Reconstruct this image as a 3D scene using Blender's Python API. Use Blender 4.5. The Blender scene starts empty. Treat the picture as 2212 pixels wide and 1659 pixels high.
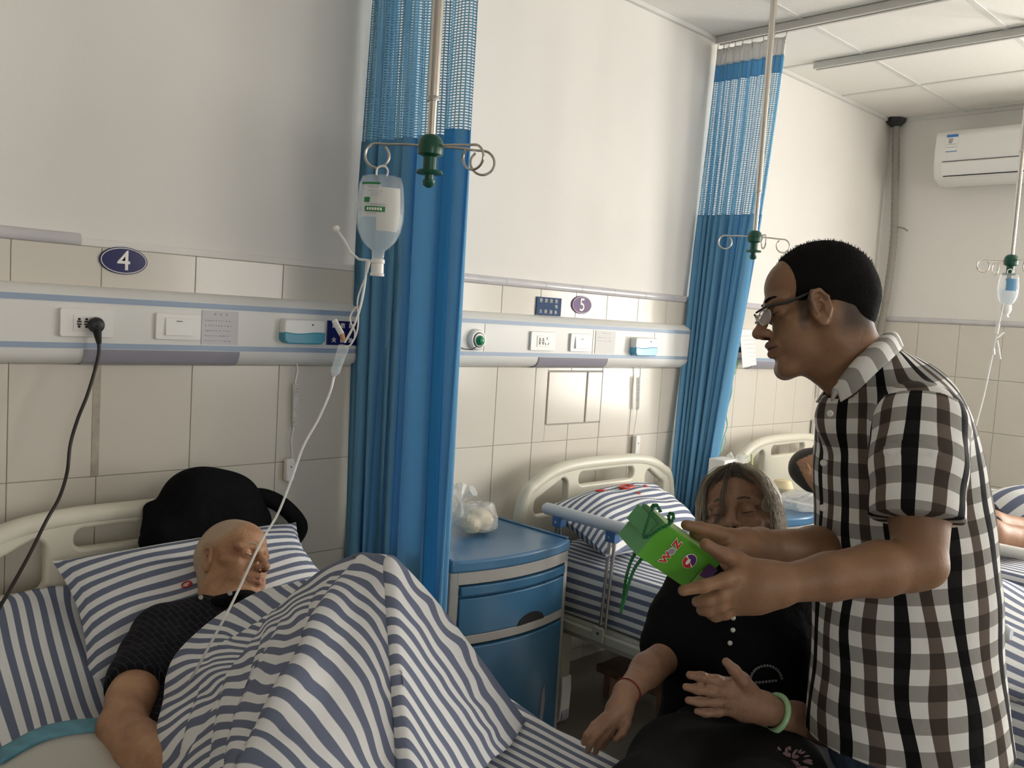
import bpy, math, random
import numpy as np
from mathutils import Vector, Matrix

random.seed(7); rng = np.random.default_rng(7)
PI = math.pi
C = bpy.context.scene.collection
SC = bpy.context.scene

# ------------------------------------------------------------------ camera
CAM = np.array([0.0, -2.42, 1.44])
YAW, PIT, ROL, FPX = 0.774697597, 0.0753744905, 0.0618329372, 1929.57
_f = np.array([math.sin(YAW)*math.cos(PIT), math.cos(YAW)*math.cos(PIT), -math.sin(PIT)])
_r0 = np.array([math.cos(YAW), -math.sin(YAW), 0.0]); _u0 = np.cross(_r0, _f)
_r = _r0*math.cos(ROL)+_u0*math.sin(ROL); _u = np.cross(_r, _f)
cam = bpy.data.cameras.new('camera'); camo = bpy.data.objects.new('camera', cam); C.objects.link(camo)
camo.matrix_world = Matrix(((_r[0], _u[0], -_f[0], CAM[0]), (_r[1], _u[1], -_f[1], CAM[1]), (_r[2], _u[2], -_f[2], CAM[2]), (0, 0, 0, 1)))
cam.sensor_width = 36; cam.lens = FPX/2212*36; cam.clip_start = .05; cam.clip_end = 60
SC.camera = camo

# ------------------------------------------------------------------ light
w = bpy.data.worlds.new('sky'); SC.world = w; w.use_nodes = True
bg = w.node_tree.nodes['Background']; bg.inputs[0].default_value = (1.0, .97, .92, 1); bg.inputs[1].default_value = 5.0
def area(name, loc, rot, sx, sy, power, col, portal=False):
    l = bpy.data.lights.new(name, 'AREA'); l.shape = 'RECTANGLE'; l.size = sx; l.size_y = sy; l.energy = power; l.color = col
    o = bpy.data.objects.new(name, l); o.location = loc; o.rotation_euler = rot; C.objects.link(o)
    if portal: l.cycles.is_portal = True
    return o
WY0, WY1, WZ0, WZ1 = -2.85, -1.78, .72, 2.45          # first window in the far (right-hand) wall
VY0, VY1 = -5.2, -3.7                                # second window beside it, unseen, added to share the light
area('daylight_or_fill', (5.56, (WY0+WY1)/2, (WZ0+WZ1)/2), (0, -PI/2, 0), WZ1-WZ0, WY1-WY0, 96, (1, .96, .90)).rotation_euler = (0, PI/2, 0)
area('daylight_or_fill', (5.56, (VY0+VY1)/2, (WZ0+WZ1)/2), (0, PI/2, 0), WZ1-WZ0, VY1-VY0, 56, (1, .96, .90))
FX0, FX1 = 3.75, 5.2                                 # third window, unseen, added opposite the beds to brighten the far wall
area('daylight_or_fill', ((FX0+FX1)/2, -6.31, (WZ0+WZ1)/2), (-PI/2, 0, 0), FX1-FX0, WZ1-WZ0, 26, (1, .96, .90)).rotation_euler = (PI/2, 0, 0)
GX0, GX1 = -1.6, .3                                  # fourth window, unseen, added behind the camera as soft fill
area('daylight_or_fill', ((GX0+GX1)/2, -6.31, (WZ0+WZ1)/2), (PI/2, 0, 0), GX1-GX0, WZ1-WZ0, 6, (.92, .97, 1))
SC.view_settings.view_transform = 'Standard'; SC.view_settings.look = 'None'
SC.view_settings.exposure = 0.0; SC.view_settings.gamma = 1.0; SC.view_settings.use_curve_mapping = False
SC.cycles.max_bounces = 8; SC.cycles.diffuse_bounces = 5; SC.cycles.glossy_bounces = 4; SC.cycles.transmission_bounces = 6; SC.cycles.transparent_max_bounces = 12
SC.cycles.caustics_reflective = False; SC.cycles.caustics_refractive = False
SC.cycles.sample_clamp_indirect = 4

# ------------------------------------------------------------------ helpers
def ray(x, y):
    return _r*((x-1106)/FPX) - _u*((y-829.5)/FPX) + _f
def D(x, y, d): return CAM + ray(x, y)*d                       # a point at forward distance d
def A(x, y, ax, v):
    d = ray(x, y); return CAM + d*((v-CAM[ax])/d[ax])          # a point on an axis plane

def material(name, col, rough=.6, metal=0, spec=.5, noise=0, nscale=8, bump=0, bscale=60, alpha=1, trans=0, ior=1.45, coat=0, sheen=0, noise2=None):
    m = bpy.data.materials.new(name); m.use_nodes = True; nt = m.node_tree; b = nt.nodes['Principled BSDF']
    c = (*col, 1)
    b.inputs['Base Color'].default_value = c; b.inputs['Roughness'].default_value = rough; b.inputs['Metallic'].default_value = metal
    b.inputs['Specular IOR Level'].default_value = spec; b.inputs['IOR'].default_value = ior
    b.inputs['Transmission Weight'].default_value = trans; b.inputs['Alpha'].default_value = alpha; b.inputs['Coat Weight'].default_value = coat
    tc = nt.nodes.new('ShaderNodeTexCoord')
    if noise:
        n = nt.nodes.new('ShaderNodeTexNoise'); n.inputs['Scale'].default_value = nscale; n.inputs['Detail'].default_value = 4
        nt.links.new(tc.outputs['Object'], n.inputs['Vector'])
        mx = nt.nodes.new('ShaderNodeMix'); mx.data_type = 'RGBA'
        c2 = noise2 or tuple(v*(1-noise) for v in col)
        mx.inputs[6].default_value = c; mx.inputs[7].default_value = (*c2, 1)
        mr = nt.nodes.new('ShaderNodeMapRange'); mr.inputs[1].default_value = .35; mr.inputs[2].default_value = .7
        nt.links.new(n.outputs['Fac'], mr.inputs[0]); nt.links.new(mr.outputs[0], mx.inputs[0]); nt.links.new(mx.outputs[2], b.inputs['Base Color'])
    if bump:
        n = nt.nodes.new('ShaderNodeTexNoise'); n.inputs['Scale'].default_value = bscale; n.inputs['Detail'].default_value = 3
        nt.links.new(tc.outputs['Object'], n.inputs['Vector'])
        bp = nt.nodes.new('ShaderNodeBump'); bp.inputs['Strength'].default_value = bump; bp.inputs['Distance'].default_value = .01
        nt.links.new(n.outputs['Fac'], bp.inputs['Height']); nt.links.new(bp.outputs[0], b.inputs['Normal'])
    m['_'] = 1
    return m

class MB:
    def __init__(s): s.v = []; s.f = []; s.mi = []; s.at = []; s.n = 0; s.cur = 0
    def add(s, V, F, at=None):
        V = np.asarray(V, float).reshape(-1, 3); s.v.append(V)
        for f in F: s.f.append(tuple(int(i)+s.n for i in f)); s.mi.append(s.cur)
        s.at.append(np.zeros((len(V), 3)) if at is None else np.asarray(at, float).reshape(-1, 3)); s.n += len(V); return s
    def box(s, a, b, M=None):
        x0, y0, z0 = a; x1, y1, z1 = b
        V = np.array([(x, y, z) for x in (x0, x1) for y in (y0, y1) for z in (z0, z1)], float)
        if M is not None: V = V@np.array(M[0]).T + np.array(M[1])
        return s.add(V, [(0, 1, 3, 2), (4, 6, 7, 5), (0, 4, 5, 1), (2, 3, 7, 6), (0, 2, 6, 4), (1, 5, 7, 3)])
    def tube(s, pts, r, n=12, cap=True, closed=False, at=False):
        P = np.asarray(pts, float); m = len(P); rr = np.full(m, r) if np.isscalar(r) else np.asarray(r, float)
        T = np.gradient(P, axis=0) if not closed else np.roll(P, -1, 0)-np.roll(P, 1, 0)
        T /= np.linalg.norm(T, axis=1)[:, None]+1e-12
        up = np.array([0, 0, 1.]) if abs(T[0][2]) < .9 else np.array([1., 0, 0])
        a = np.cross(T[0], up); a /= np.linalg.norm(a); R = []
        for i in range(m):
            a = a-T[i]*np.dot(a, T[i]); a /= np.linalg.norm(a)+1e-12; b = np.cross(T[i], a)
            th = np.arange(n)*2*PI/n; R.append(P[i]+rr[i]*(np.cos(th)[:, None]*a+np.sin(th)[:, None]*b))
        V = np.concatenate(R); F = []
        for i in range(m if closed else m-1):
            j = (i+1) % m
            for k in range(n): F.append((i*n+k, i*n+(k+1) % n, j*n+(k+1) % n, j*n+k))
        if cap and not closed: F += [tuple(range(n-1, -1, -1)), tuple((m-1)*n+k for k in range(n))]
        return s.add(V, F)
    def cyl(s, a, b, r, n=20, r2=None): return s.tube([a, b], [r, r if r2 is None else r2], n)
    def lathe(s, prof, o, ax=(0, 0, 1), n=28, sq=(1, 1), e1=None):
        ax = np.array(ax, float); ax /= np.linalg.norm(ax); up = np.array([1., 0, 0]) if abs(ax[0]) < .9 else np.array([0, 1., 0])
        e1 = np.array(e1, float) if e1 is not None else up; e1 = e1-ax*np.dot(e1, ax); e1 /= np.linalg.norm(e1); e2 = np.cross(ax, e1); V = []
        th = np.arange(n)*2*PI/n
        for r, h in prof: V.append(np.array(o)+ax*h+r*(np.cos(th)[:, None]*e1*sq[0]+np.sin(th)[:, None]*e2*sq[1]))
        V = np.concatenate(V); m = len(prof)
        F = [(i*n+k, i*n+(k+1) % n, (i+1)*n+(k+1) % n, (i+1)*n+k) for i in range(m-1) for k in range(n)]
        F += [tuple(range(n-1, -1, -1)), tuple((m-1)*n+k for k in range(n))]
        return s.add(V, F)
    def grid(s, P, at=None, close_u=False):
        P = np.asarray(P, float); a, b = P.shape[:2]
        F = [(i*b+j, i*b+j+1, (i+1)*b+j+1, (i+1)*b+j) for i in range(a-1) for j in range(b-1)]
        if close_u: F += [((a-1)*b+j, (a-1)*b+j+1, j+1, j) for j in range(b-1)]
        return s.add(P.reshape(-1, 3), F, at)
    def prism(s, poly, ax, a0, a1):
        """2-D outline swept along axis ax from a0 to a1"""
        o = [i for i in range(3) if i != ax]; n = len(poly); V = np.zeros((2*n, 3))
        for k, v in enumerate((a0, a1)):
            V[k*n:(k+1)*n, o[0]] = [q[0] for q in poly]; V[k*n:(k+1)*n, o[1]] = [q[1] for q in poly]; V[k*n:(k+1)*n, ax] = v
        F = [tuple(range(n)), tuple(range(2*n-1, n-1, -1))]+[(i, i+n, (i+1) % n+n, (i+1) % n) for i in range(n)]
        return s.add(V, F)
    def build(s, name, mats, parent=None, smooth=True, bevel=0, solid=0, sub=0, seg=2, angle=35, offset=-1, corner=None):
        me = bpy.data.meshes.new(name); V = np.concatenate(s.v)
        me.from_pydata([tuple(v) for v in V], [], s.f)
        if not isinstance(mats, (list, tuple)): mats = [mats]
        for m in mats: me.materials.append(m)
        me.polygons.foreach_set('material_index', s.mi)
        if corner is not None: at = me.attributes.new('st', 'FLOAT_VECTOR', 'CORNER'); at.data.foreach_set('vector', np.asarray(corner, float).ravel())
        else: at = me.attributes.new('st', 'FLOAT_VECTOR', 'POINT'); at.data.foreach_set('vector', np.concatenate(s.at).ravel())
        me.polygons.foreach_set('use_smooth', [smooth]*len(me.polygons)); me.update()
        o = bpy.data.objects.new(name, me); C.objects.link(o)
        if smooth:
            try: me.set_sharp_from_angle(angle=math.radians(angle))
            except Exception: pass
        if parent is not None: o.parent = parent; o.matrix_parent_inverse = parent.matrix_basis.inverted()
        if solid: m = o.modifiers.new('s', 'SOLIDIFY'); m.thickness = solid; m.offset = offset
        if bevel: m = o.modifiers.new('b', 'BEVEL'); m.width = bevel; m.segments = seg; m.limit_method = 'ANGLE'; m.angle_limit = math.radians(40)
        if sub: m = o.modifiers.new('u', 'SUBSURF'); m.levels = sub; m.render_levels = sub
        return o

def drape(rows, z, out):
    """two more control rows that carry a cloth's last row down to height z"""
    l = np.array(rows[-1], float); o = np.array(out, float); a = l+o*.5; a[:, 2] = np.minimum(l[:, 2], l[:, 2]*.45+z*.55); b = l+o; b[:, 2] = np.minimum(l[:, 2], z); return list(rows)+[a, b]
def tag(o, label=None, cat=None, group=None, kind=None):
    if label: o['label'] = label
    if cat: o['category'] = cat
    if group: o['group'] = group
    if kind: o['kind'] = kind
    return o
def empty(name, loc, label, cat, group=None):
    o = bpy.data.objects.new(name, None); o.location = tuple(loc); C.objects.link(o); o.empty_display_size = .05
    return tag(o, label, cat, group)
def struct(o): o['kind'] = 'structure'; return o
def spline(P, n=8, closed=False):
    """Catmull-Rom through the points; works for any row width"""
    P = np.asarray(P, float); m = len(P); out = []
    idx = (lambda i: P[i % m]) if closed else (lambda i: P[min(max(i, 0), m-1)] if 0 <= i < m else (2*P[0]-P[1] if i < 0 else 2*P[-1]-P[-2]))
    for i in range(m if closed else m-1):
        p0, p1, p2, p3 = idx(i-1), idx(i), idx(i+1), idx(i+2)
        for k in range(n):
            t = k/n; out.append(.5*((2*p1)+(-p0+p2)*t+(2*p0-5*p1+4*p2-p3)*t*t+(-p0+3*p1-3*p2+p3)*t**3))
    if not closed: out.append(P[-1])
    return np.array(out)
def surf(G, nu=8, nv=8):
    """bicubic surface through a grid of control rows (rows, cols, k)"""
    G = np.asarray(G, float)
    R = np.stack([spline(G[i], nv) for i in range(len(G))])
    return np.stack([spline(R[:, j], nu) for j in range(R.shape[1])], axis=1)
def text_mesh(body, size, depth=.0008, align='CENTER', bold=0, xs=1):
    cu = bpy.data.curves.new('t', 'FONT'); cu.body = body; cu.size = size; cu.align_x = align; cu.align_y = 'CENTER'; cu.extrude = depth; cu.offset = bold
    o = bpy.data.objects.new('t', cu); C.objects.link(o); dg = bpy.context.evaluated_depsgraph_get()
    me = bpy.data.meshes.new_from_object(o.evaluated_get(dg)); bpy.data.objects.remove(o)
    V = np.array([v.co[:] for v in me.vertices]); F = [tuple(p.vertices) for p in me.polygons]
    if len(V): V[:, 0] *= xs
    return V, F
def put_text(name, body, size, origin, ex, ey, m, parent, depth=.0008, bold=0, xs=1, align='CENTER'):
    V, F = text_mesh(body, size, depth, align, bold, xs); ex = np.array(ex, float); ey = np.array(ey, float); ez = np.cross(ex, ey)
    return MB().add(V[:, :1]*ex+V[:, 1:2]*ey+V[:, 2:3]*ez+np.array(origin), F).build(name, m, parent, smooth=False)
def rrect(x0, y0, x1, y1, r, n=6):
    out = []
    for cx, cy, a in ((x1-r, y1-r, 0), (x0+r, y1-r, 90), (x0+r, y0+r, 180), (x1-r, y0+r, 270)):
        for k in range(n+1):
            t = math.radians(a+90*k/n); out.append((cx+r*math.cos(t), cy+r*math.sin(t)))
    return out
def plate(outer, holes, thick, bev, res=2):
    """outline with holes, extruded (2-D curve filled), returned as vertices and faces in x,y with z thickness"""
    cu = bpy.data.curves.new('p', 'CURVE'); cu.dimensions = '2D'; cu.fill_mode = 'BOTH'; cu.extrude = max(thick/2-bev, 0); cu.bevel_depth = bev; cu.bevel_resolution = res; cu.offset = -bev
    for k, pl in enumerate([outer]+list(holes)):
        sp = cu.splines.new('POLY'); sp.points.add(len(pl)-1); sp.use_cyclic_u = True
        for q, p in zip(sp.points, pl): q.co = (p[0], p[1], 0, 1)
    o = bpy.data.objects.new('p', cu); C.objects.link(o); dg = bpy.context.evaluated_depsgraph_get()
    me = bpy.data.meshes.new_from_object(o.evaluated_get(dg)); bpy.data.objects.remove(o)
    return np.array([v.co[:] for v in me.vertices]), [tuple(p.vertices) for p in me.polygons]

# ------------------------------------------------------------------ materials
M = {}
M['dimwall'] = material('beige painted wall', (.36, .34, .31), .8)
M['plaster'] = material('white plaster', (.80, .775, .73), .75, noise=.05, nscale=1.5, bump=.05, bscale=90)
M['tile'] = material('glazed cream tile', (.68, .64, .565), .16, noise=.05, nscale=2.0, spec=.4)
M['grout'] = material('grey grout', (.42, .40, .36), .9)
M['trimtile'] = material('pale mauve border tile', (.60, .58, .60), .16, noise=.08, nscale=12)
M['rail'] = material('cream plastic', (.74, .73, .70), .35)
M['railblue'] = material('blue grey strip', (.30, .38, .50), .4)
M['lampgrey'] = material('mauve grey lamp cover', (.30, .29, .34), .3)
M['white'] = material('white plastic', (.80, .79, .76), .3)
M['black'] = material('black plastic', (.012, .012, .013), .45)
M['navy'] = material('navy enamel', (.012, .012, .10), .2)
M['signblue'] = material('faded navy sign', (.035, .07, .16), .6, spec=.2)
M['purple'] = material('purple enamel', (.13, .06, .18), .38, spec=.25)
M['print'] = material('white print', (.85, .84, .80), .5)
M['ink'] = material('dark ink', (.06, .06, .07), .7)
M['cyan'] = material('turquoise plastic', (.05, .30, .42), .3)
M['cyan2'] = material('bright blue plastic', (.10, .38, .60), .2)
M['steel'] = material('polished steel', (.62, .58, .53), .22, metal=1)
M['steeldark'] = material('brushed steel', (.55, .53, .50), .3, metal=1)
M['green'] = material('dark green plastic', (.008, .075, .045), .3)
M['abs'] = material('cream moulded plastic', (.70, .67, .56), .35, noise=.04, nscale=5)
M['frame'] = material('cream painted steel', (.46, .46, .38), .4)
M['alu'] = material('pale grey aluminium', (.62, .66, .70), .4)
M['cabblue'] = material('blue cabinet plastic', (.045, .15, .28), .28, noise=.15, nscale=3)
M['cabtop'] = material('blue cabinet top', (.075, .19, .34), .25, noise=.1, nscale=4)
M['cabgrey'] = material('warm grey cabinet frame', (.40, .39, .37), .4)
M['bracket'] = material('blue bracket plastic', (.07, .16, .36), .35)
M['ceil'] = material('white ceiling panel', (.82, .80, .75), .7, bump=.15, bscale=140)
M['tbar'] = material('white ceiling bar', (.70, .69, .66), .4)
M['track'] = material('aluminium track', (.55, .54, .51), .35, metal=.3)
M['floor'] = material('beige floor tile', (.24, .22, .19), .12, noise=.15, nscale=3)
def cloth_trans(name, col, t=.35):
    m = material(name, col, .8, spec=.15); nt = m.node_tree; b = nt.nodes['Principled BSDF']; out = nt.nodes['Material Output']
    tr = nt.nodes.new('ShaderNodeBsdfTranslucent'); tr.inputs[0].default_value = (*col, 1); mx = nt.nodes.new('ShaderNodeMixShader'); mx.inputs[0].default_value = t
    nt.links.new(b.outputs[0], mx.inputs[1]); nt.links.new(tr.outputs[0], mx.inputs[2]); nt.links.new(mx.outputs[0], out.inputs[0]); return m
M['curt'] = cloth_trans('blue curtain cloth', (.24, .54, .78), .45)
M['curtedge'] = material('bright blue hem', (.02, .24, .62), .7)
M['hose'] = material('grey conduit', (.30, .28, .25), .6)
M['poly'] = material('thin clear plastic bag', (.86, .86, .83), .12, alpha=.34, bump=.6, bscale=30)
M['clear'] = material('clear soft plastic', (.86, .91, .92), .06, alpha=.20)
M['clear2'] = material('milky clear tube', (.84, .85, .83), .2, alpha=.68)
M['fluid'] = material('clear fluid', (.55, .68, .78), .03, alpha=.26)
M['paper'] = material('white paper', (.80, .79, .77), .8)
M['label_green'] = material('green label print', (.03, .22, .07), .5)
M['label_blue'] = material('blue label', (.10, .27, .45), .4)
M['bun'] = material('steamed bun', (.80, .68, .42), .7, noise=.2, nscale=20)
M['blackcloth'] = material('black cloth', (.006, .006, .007), .95, spec=.1, bump=.5, bscale=40)
M['skin_old'] = material('weathered skin', (.46, .27, .15), .5, noise=.35, nscale=22, noise2=(.30, .15, .08), bump=.25, bscale=160)
M['skin_man'] = material('tan skin', (.42, .24, .145), .5, noise=.15, nscale=14, bump=.08, bscale=200)
M['skin_woman'] = material('aged skin', (.43, .25, .16), .5, noise=.3, nscale=25, bump=.3, bscale=150)
M['skin_dark'] = material('brown skin', (.33, .17, .09), .5, noise=.15, nscale=20)
M['lip'] = material('lip', (.30, .12, .08), .45)
M['lip_old'] = material('pale lip', (.42, .21, .13), .5)
M['eye'] = material('eye white', (.55, .50, .45), .15)
M['iris'] = material('dark iris', (.02, .012, .008), .1)
M['blackhair'] = material('black hair', (.009, .008, .008), .9, spec=.08, bump=.4, bscale=300)
M['greyhair'] = material('grey hair', (.60, .54, .43), .6, noise=.5, nscale=26)
M['darkgreyhair'] = material('dark grey hair', (.10, .085, .07), .5)
M['stub'] = material('shaved white stubble', (.50, .40, .30), .7, noise=.2, nscale=60)
M['jade'] = material('pale green jade', (.35, .58, .32), .15)
M['redthread'] = material('dark red thread', (.20, .02, .015), .7)
M['boxgreen'] = material('bright green card', (.10, .36, .035), .35)
M['boxgreen2'] = material('mint green card', (.10, .33, .13), .4)
M['boxlight'] = material('yellow green print and lit side', (.26, .45, .14), .4)
M['cord'] = material('dark green cord', (.015, .14, .04), .7)
M['red'] = material('red print', (.55, .04, .03), .4)
M['violet'] = material('violet print', (.10, .03, .16), .4)
M['lens'] = material('spectacle lens', (.8, .85, .85), .03, alpha=.22)
M['jeans'] = material('blue denim', (.05, .09, .15), .85, noise=.4, nscale=35, bump=.4, bscale=200)
M['padblue'] = material('light blue binding', (.13, .33, .42), .7, noise=.3, nscale=30)
M['padwhite'] = material('white under pad', (.55, .54, .49), .8, bump=.3, bscale=15)
M['wood'] = material('brown wooden bench', (.20, .12, .07), .5, noise=.4, nscale=12)
M['button'] = material('pearl button', (.60, .60, .56), .2)
M['darkmetal'] = material('dark gap', (.02, .02, .02), .8)

def skin(name, col, col2, lip, stub, nscale=16, bump=.12, bscale=170):
    m = material(name, col, .5, noise=1, nscale=nscale, noise2=col2, bump=bump, bscale=bscale); nt = m.node_tree; b = nt.nodes['Principled BSDF']; L = nt.links.new
    a = nt.nodes.new('ShaderNodeAttribute'); a.attribute_name = 'st'; s = nt.nodes.new('ShaderNodeSeparateXYZ'); L(a.outputs['Vector'], s.inputs[0]); src = b.inputs['Base Color'].links[0].from_socket
    for k, c in ((2, stub), (0, lip), (1, (.022, .010, .007))):
        mx = nt.nodes.new('ShaderNodeMix'); mx.data_type = 'RGBA'; L(s.outputs[k], mx.inputs[0]); L(src, mx.inputs[6]); mx.inputs[7].default_value = (*c, 1); src = mx.outputs[2]
    L(src, b.inputs['Base Color']); b.inputs['Subsurface Weight'].default_value = .0
    return m
M['skin_old'] = skin('weathered skin', (.47, .27, .15), (.31, .15, .085), (.40, .19, .12), (.47, .37, .27), 22, .22)
M['skin_man'] = skin('tan skin', (.26, .140, .075), (.21, .11, .06), (.19, .08, .06), (.035, .022, .016), 14, .08)
M['skin_woman'] = skin('aged skin', (.33, .19, .12), (.25, .135, .085), (.30, .14, .09), (.3, .2, .15), 25, .25)
M['skin_dark'] = skin('brown skin', (.36, .19, .11), (.27, .14, .08), (.25, .1, .07), (.015, .012, .01), 20, .1)
def striped(name, light=(.80, .81, .82), dark=(.16, .185, .27), duty=.5):
    """cotton woven with stripes; the stripe number is the x of the 'st' attribute"""
    m = bpy.data.materials.new(name); m.use_nodes = True; nt = m.node_tree; b = nt.nodes['Principled BSDF']; L = nt.links.new
    a = nt.nodes.new('ShaderNodeAttribute'); a.attribute_name = 'st'
    s = nt.nodes.new('ShaderNodeSeparateXYZ'); L(a.outputs['Vector'], s.inputs[0])
    fr = nt.nodes.new('ShaderNodeMath'); fr.operation = 'FRACT'; L(s.outputs[0], fr.inputs[0])
    tri = nt.nodes.new('ShaderNodeMath'); tri.operation = 'PINGPONG'; tri.inputs[1].default_value = .5; L(fr.outputs[0], tri.inputs[0])
    mr = nt.nodes.new('ShaderNodeMapRange'); mr.inputs[1].default_value = duty*.5-.018; mr.inputs[2].default_value = duty*.5+.018; L(tri.outputs[0], mr.inputs[0])
    mx = nt.nodes.new('ShaderNodeMix'); mx.data_type = 'RGBA'; mx.inputs[6].default_value = (*dark, 1); mx.inputs[7].default_value = (*light, 1)
    L(mr.outputs[0], mx.inputs[0]); L(mx.outputs[2], b.inputs['Base Color']); b.inputs['Roughness'].default_value = .85; b.inputs['Specular IOR Level'].default_value = .15
    tc = nt.nodes.new('ShaderNodeTexCoord')
    n = nt.nodes.new('ShaderNodeTexNoise'); n.inputs['Scale'].default_value = 14; n.inputs['Detail'].default_value = 5; n.inputs['Roughness'].default_value = .55; n.inputs['Distortion'].default_value = .8; L(tc.outputs['Object'], n.inputs['Vector'])
    bp = nt.nodes.new('ShaderNodeBump'); bp.inputs['Strength'].default_value = .22; bp.inputs['Distance'].default_value = .012
    L(n.outputs['Fac'], bp.inputs['Height']); L(bp.outputs[0], b.inputs['Normal'])
    return m
M['stripe'] = striped('striped cotton')
M['stripe_wide'] = striped('striped cotton sheet', duty=.5)

def plaid():
    m = bpy.data.materials.new('black white and brown check cotton'); m.use_nodes = True; nt = m.node_tree; b = nt.nodes['Principled BSDF']; L = nt.links.new
    a = nt.nodes.new('ShaderNodeAttribute'); a.attribute_name = 'st'
    s = nt.nodes.new('ShaderNodeSeparateXYZ'); L(a.outputs['Vector'], s.inputs[0])
    fr = nt.nodes.new('ShaderNodeMath'); fr.operation = 'FRACT'; L(s.outputs[0], fr.inputs[0])
    r = nt.nodes.new('ShaderNodeValToRGB'); r.color_ramp.interpolation = 'CONSTANT'; e = r.color_ramp.elements
    e[0].position = 0; e[0].color = (.012, .012, .013, 1); e[1].position = .23; e[1].color = (.76, .76, .74, 1)
    for p, c in ((.5, (.13, .105, .09, 1)), (.74, (.76, .76, .74, 1))): q = e.new(p); q.color = c
    L(fr.outputs[0], r.inputs[0])
    f2 = nt.nodes.new('ShaderNodeMath'); f2.operation = 'FRACT'; L(s.outputs[1], f2.inputs[0])
    g = nt.nodes.new('ShaderNodeMath'); g.operation = 'GREATER_THAN'; g.inputs[1].default_value = .5; L(f2.outputs[0], g.inputs[0])
    mu = nt.nodes.new('ShaderNodeMix'); mu.data_type = 'RGBA'; mu.blend_type = 'MULTIPLY'; L(g.outputs[0], mu.inputs[0]); L(r.outputs[0], mu.inputs[6]); mu.inputs[7].default_value = (.42, .41, .40, 1)
    L(mu.outputs[2], b.inputs['Base Color']); b.inputs['Roughness'].default_value = .85; b.inputs['Specular IOR Level'].default_value = .15
    tc = nt.nodes.new('ShaderNodeTexCoord'); n = nt.nodes.new('ShaderNodeTexNoise'); n.inputs['Scale'].default_value = 16; n.inputs['Detail'].default_value = 4; n.inputs['Distortion'].default_value = 1.2; L(tc.outputs['Object'], n.inputs['Vector'])
    bp = nt.nodes.new('ShaderNodeBump'); bp.inputs['Strength'].default_value = .25; bp.inputs['Distance'].default_value = .012; L(n.outputs['Fac'], bp.inputs['Height']); L(bp.outputs[0], b.inputs['Normal'])
    return m
M['plaid'] = plaid()

def netting():
    """open knitted net: st.xy count the cells"""
    m = bpy.data.materials.new('blue curtain net'); m.use_nodes = True; nt = m.node_tree; b = nt.nodes['Principled BSDF']; L = nt.links.new
    a = nt.nodes.new('ShaderNodeAttribute'); a.attribute_name = 'st'; s = nt.nodes.new('ShaderNodeSeparateXYZ'); L(a.outputs['Vector'], s.inputs[0])
    def pp(sock, w):
        f = nt.nodes.new('ShaderNodeMath'); f.operation = 'FRACT'; L(sock, f.inputs[0])
        g = nt.nodes.new('ShaderNodeMath'); g.operation = 'GREATER_THAN'; g.inputs[1].default_value = w; L(f.outputs[0], g.inputs[0]); return g
    g1, g2 = pp(s.outputs[0], .34), pp(s.outputs[1], .52)
    mu = nt.nodes.new('ShaderNodeMath'); mu.operation = 'MULTIPLY'; L(g1.outputs[0], mu.inputs[0]); L(g2.outputs[0], mu.inputs[1])
    iv = nt.nodes.new('ShaderNodeMath'); iv.operation = 'SUBTRACT'; iv.inputs[0].default_value = 1; L(mu.outputs[0], iv.inputs[1]); L(iv.outputs[0], b.inputs['Alpha'])
    b.inputs['Base Color'].default_value = (.24, .54, .78, 1); b.inputs['Roughness'].default_value = .7
    return m
M['net'] = netting()
def knit():
    """black knit with a fine grey zigzag"""
    m = material('black patterned knit', (.010, .010, .014), .8, spec=.2); nt = m.node_tree; b = nt.nodes['Principled BSDF']; L = nt.links.new
    a = nt.nodes.new('ShaderNodeAttribute'); a.attribute_name = 'st'
    w1 = nt.nodes.new('ShaderNodeTexBrick'); w1.inputs['Scale'].default_value = 1; w1.inputs['Mortar Size'].default_value = .035; w1.inputs['Mortar Smooth'].default_value = .2
    w1.inputs['Color1'].default_value = (.007, .007, .010, 1); w1.inputs['Color2'].default_value = (.009, .009, .014, 1); w1.inputs['Mortar'].default_value = (.055, .055, .065, 1)
    w1.inputs['Brick Width'].default_value = 2; w1.inputs['Row Height'].default_value = .8
    mp = nt.nodes.new('ShaderNodeMapping'); mp.inputs['Rotation'].default_value = (0, 0, .8); L(a.outputs['Vector'], mp.inputs[0]); L(mp.outputs[0], w1.inputs['Vector']); L(w1.outputs['Color'], b.inputs['Base Color'])
    return m
M['knit'] = knit()

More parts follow.
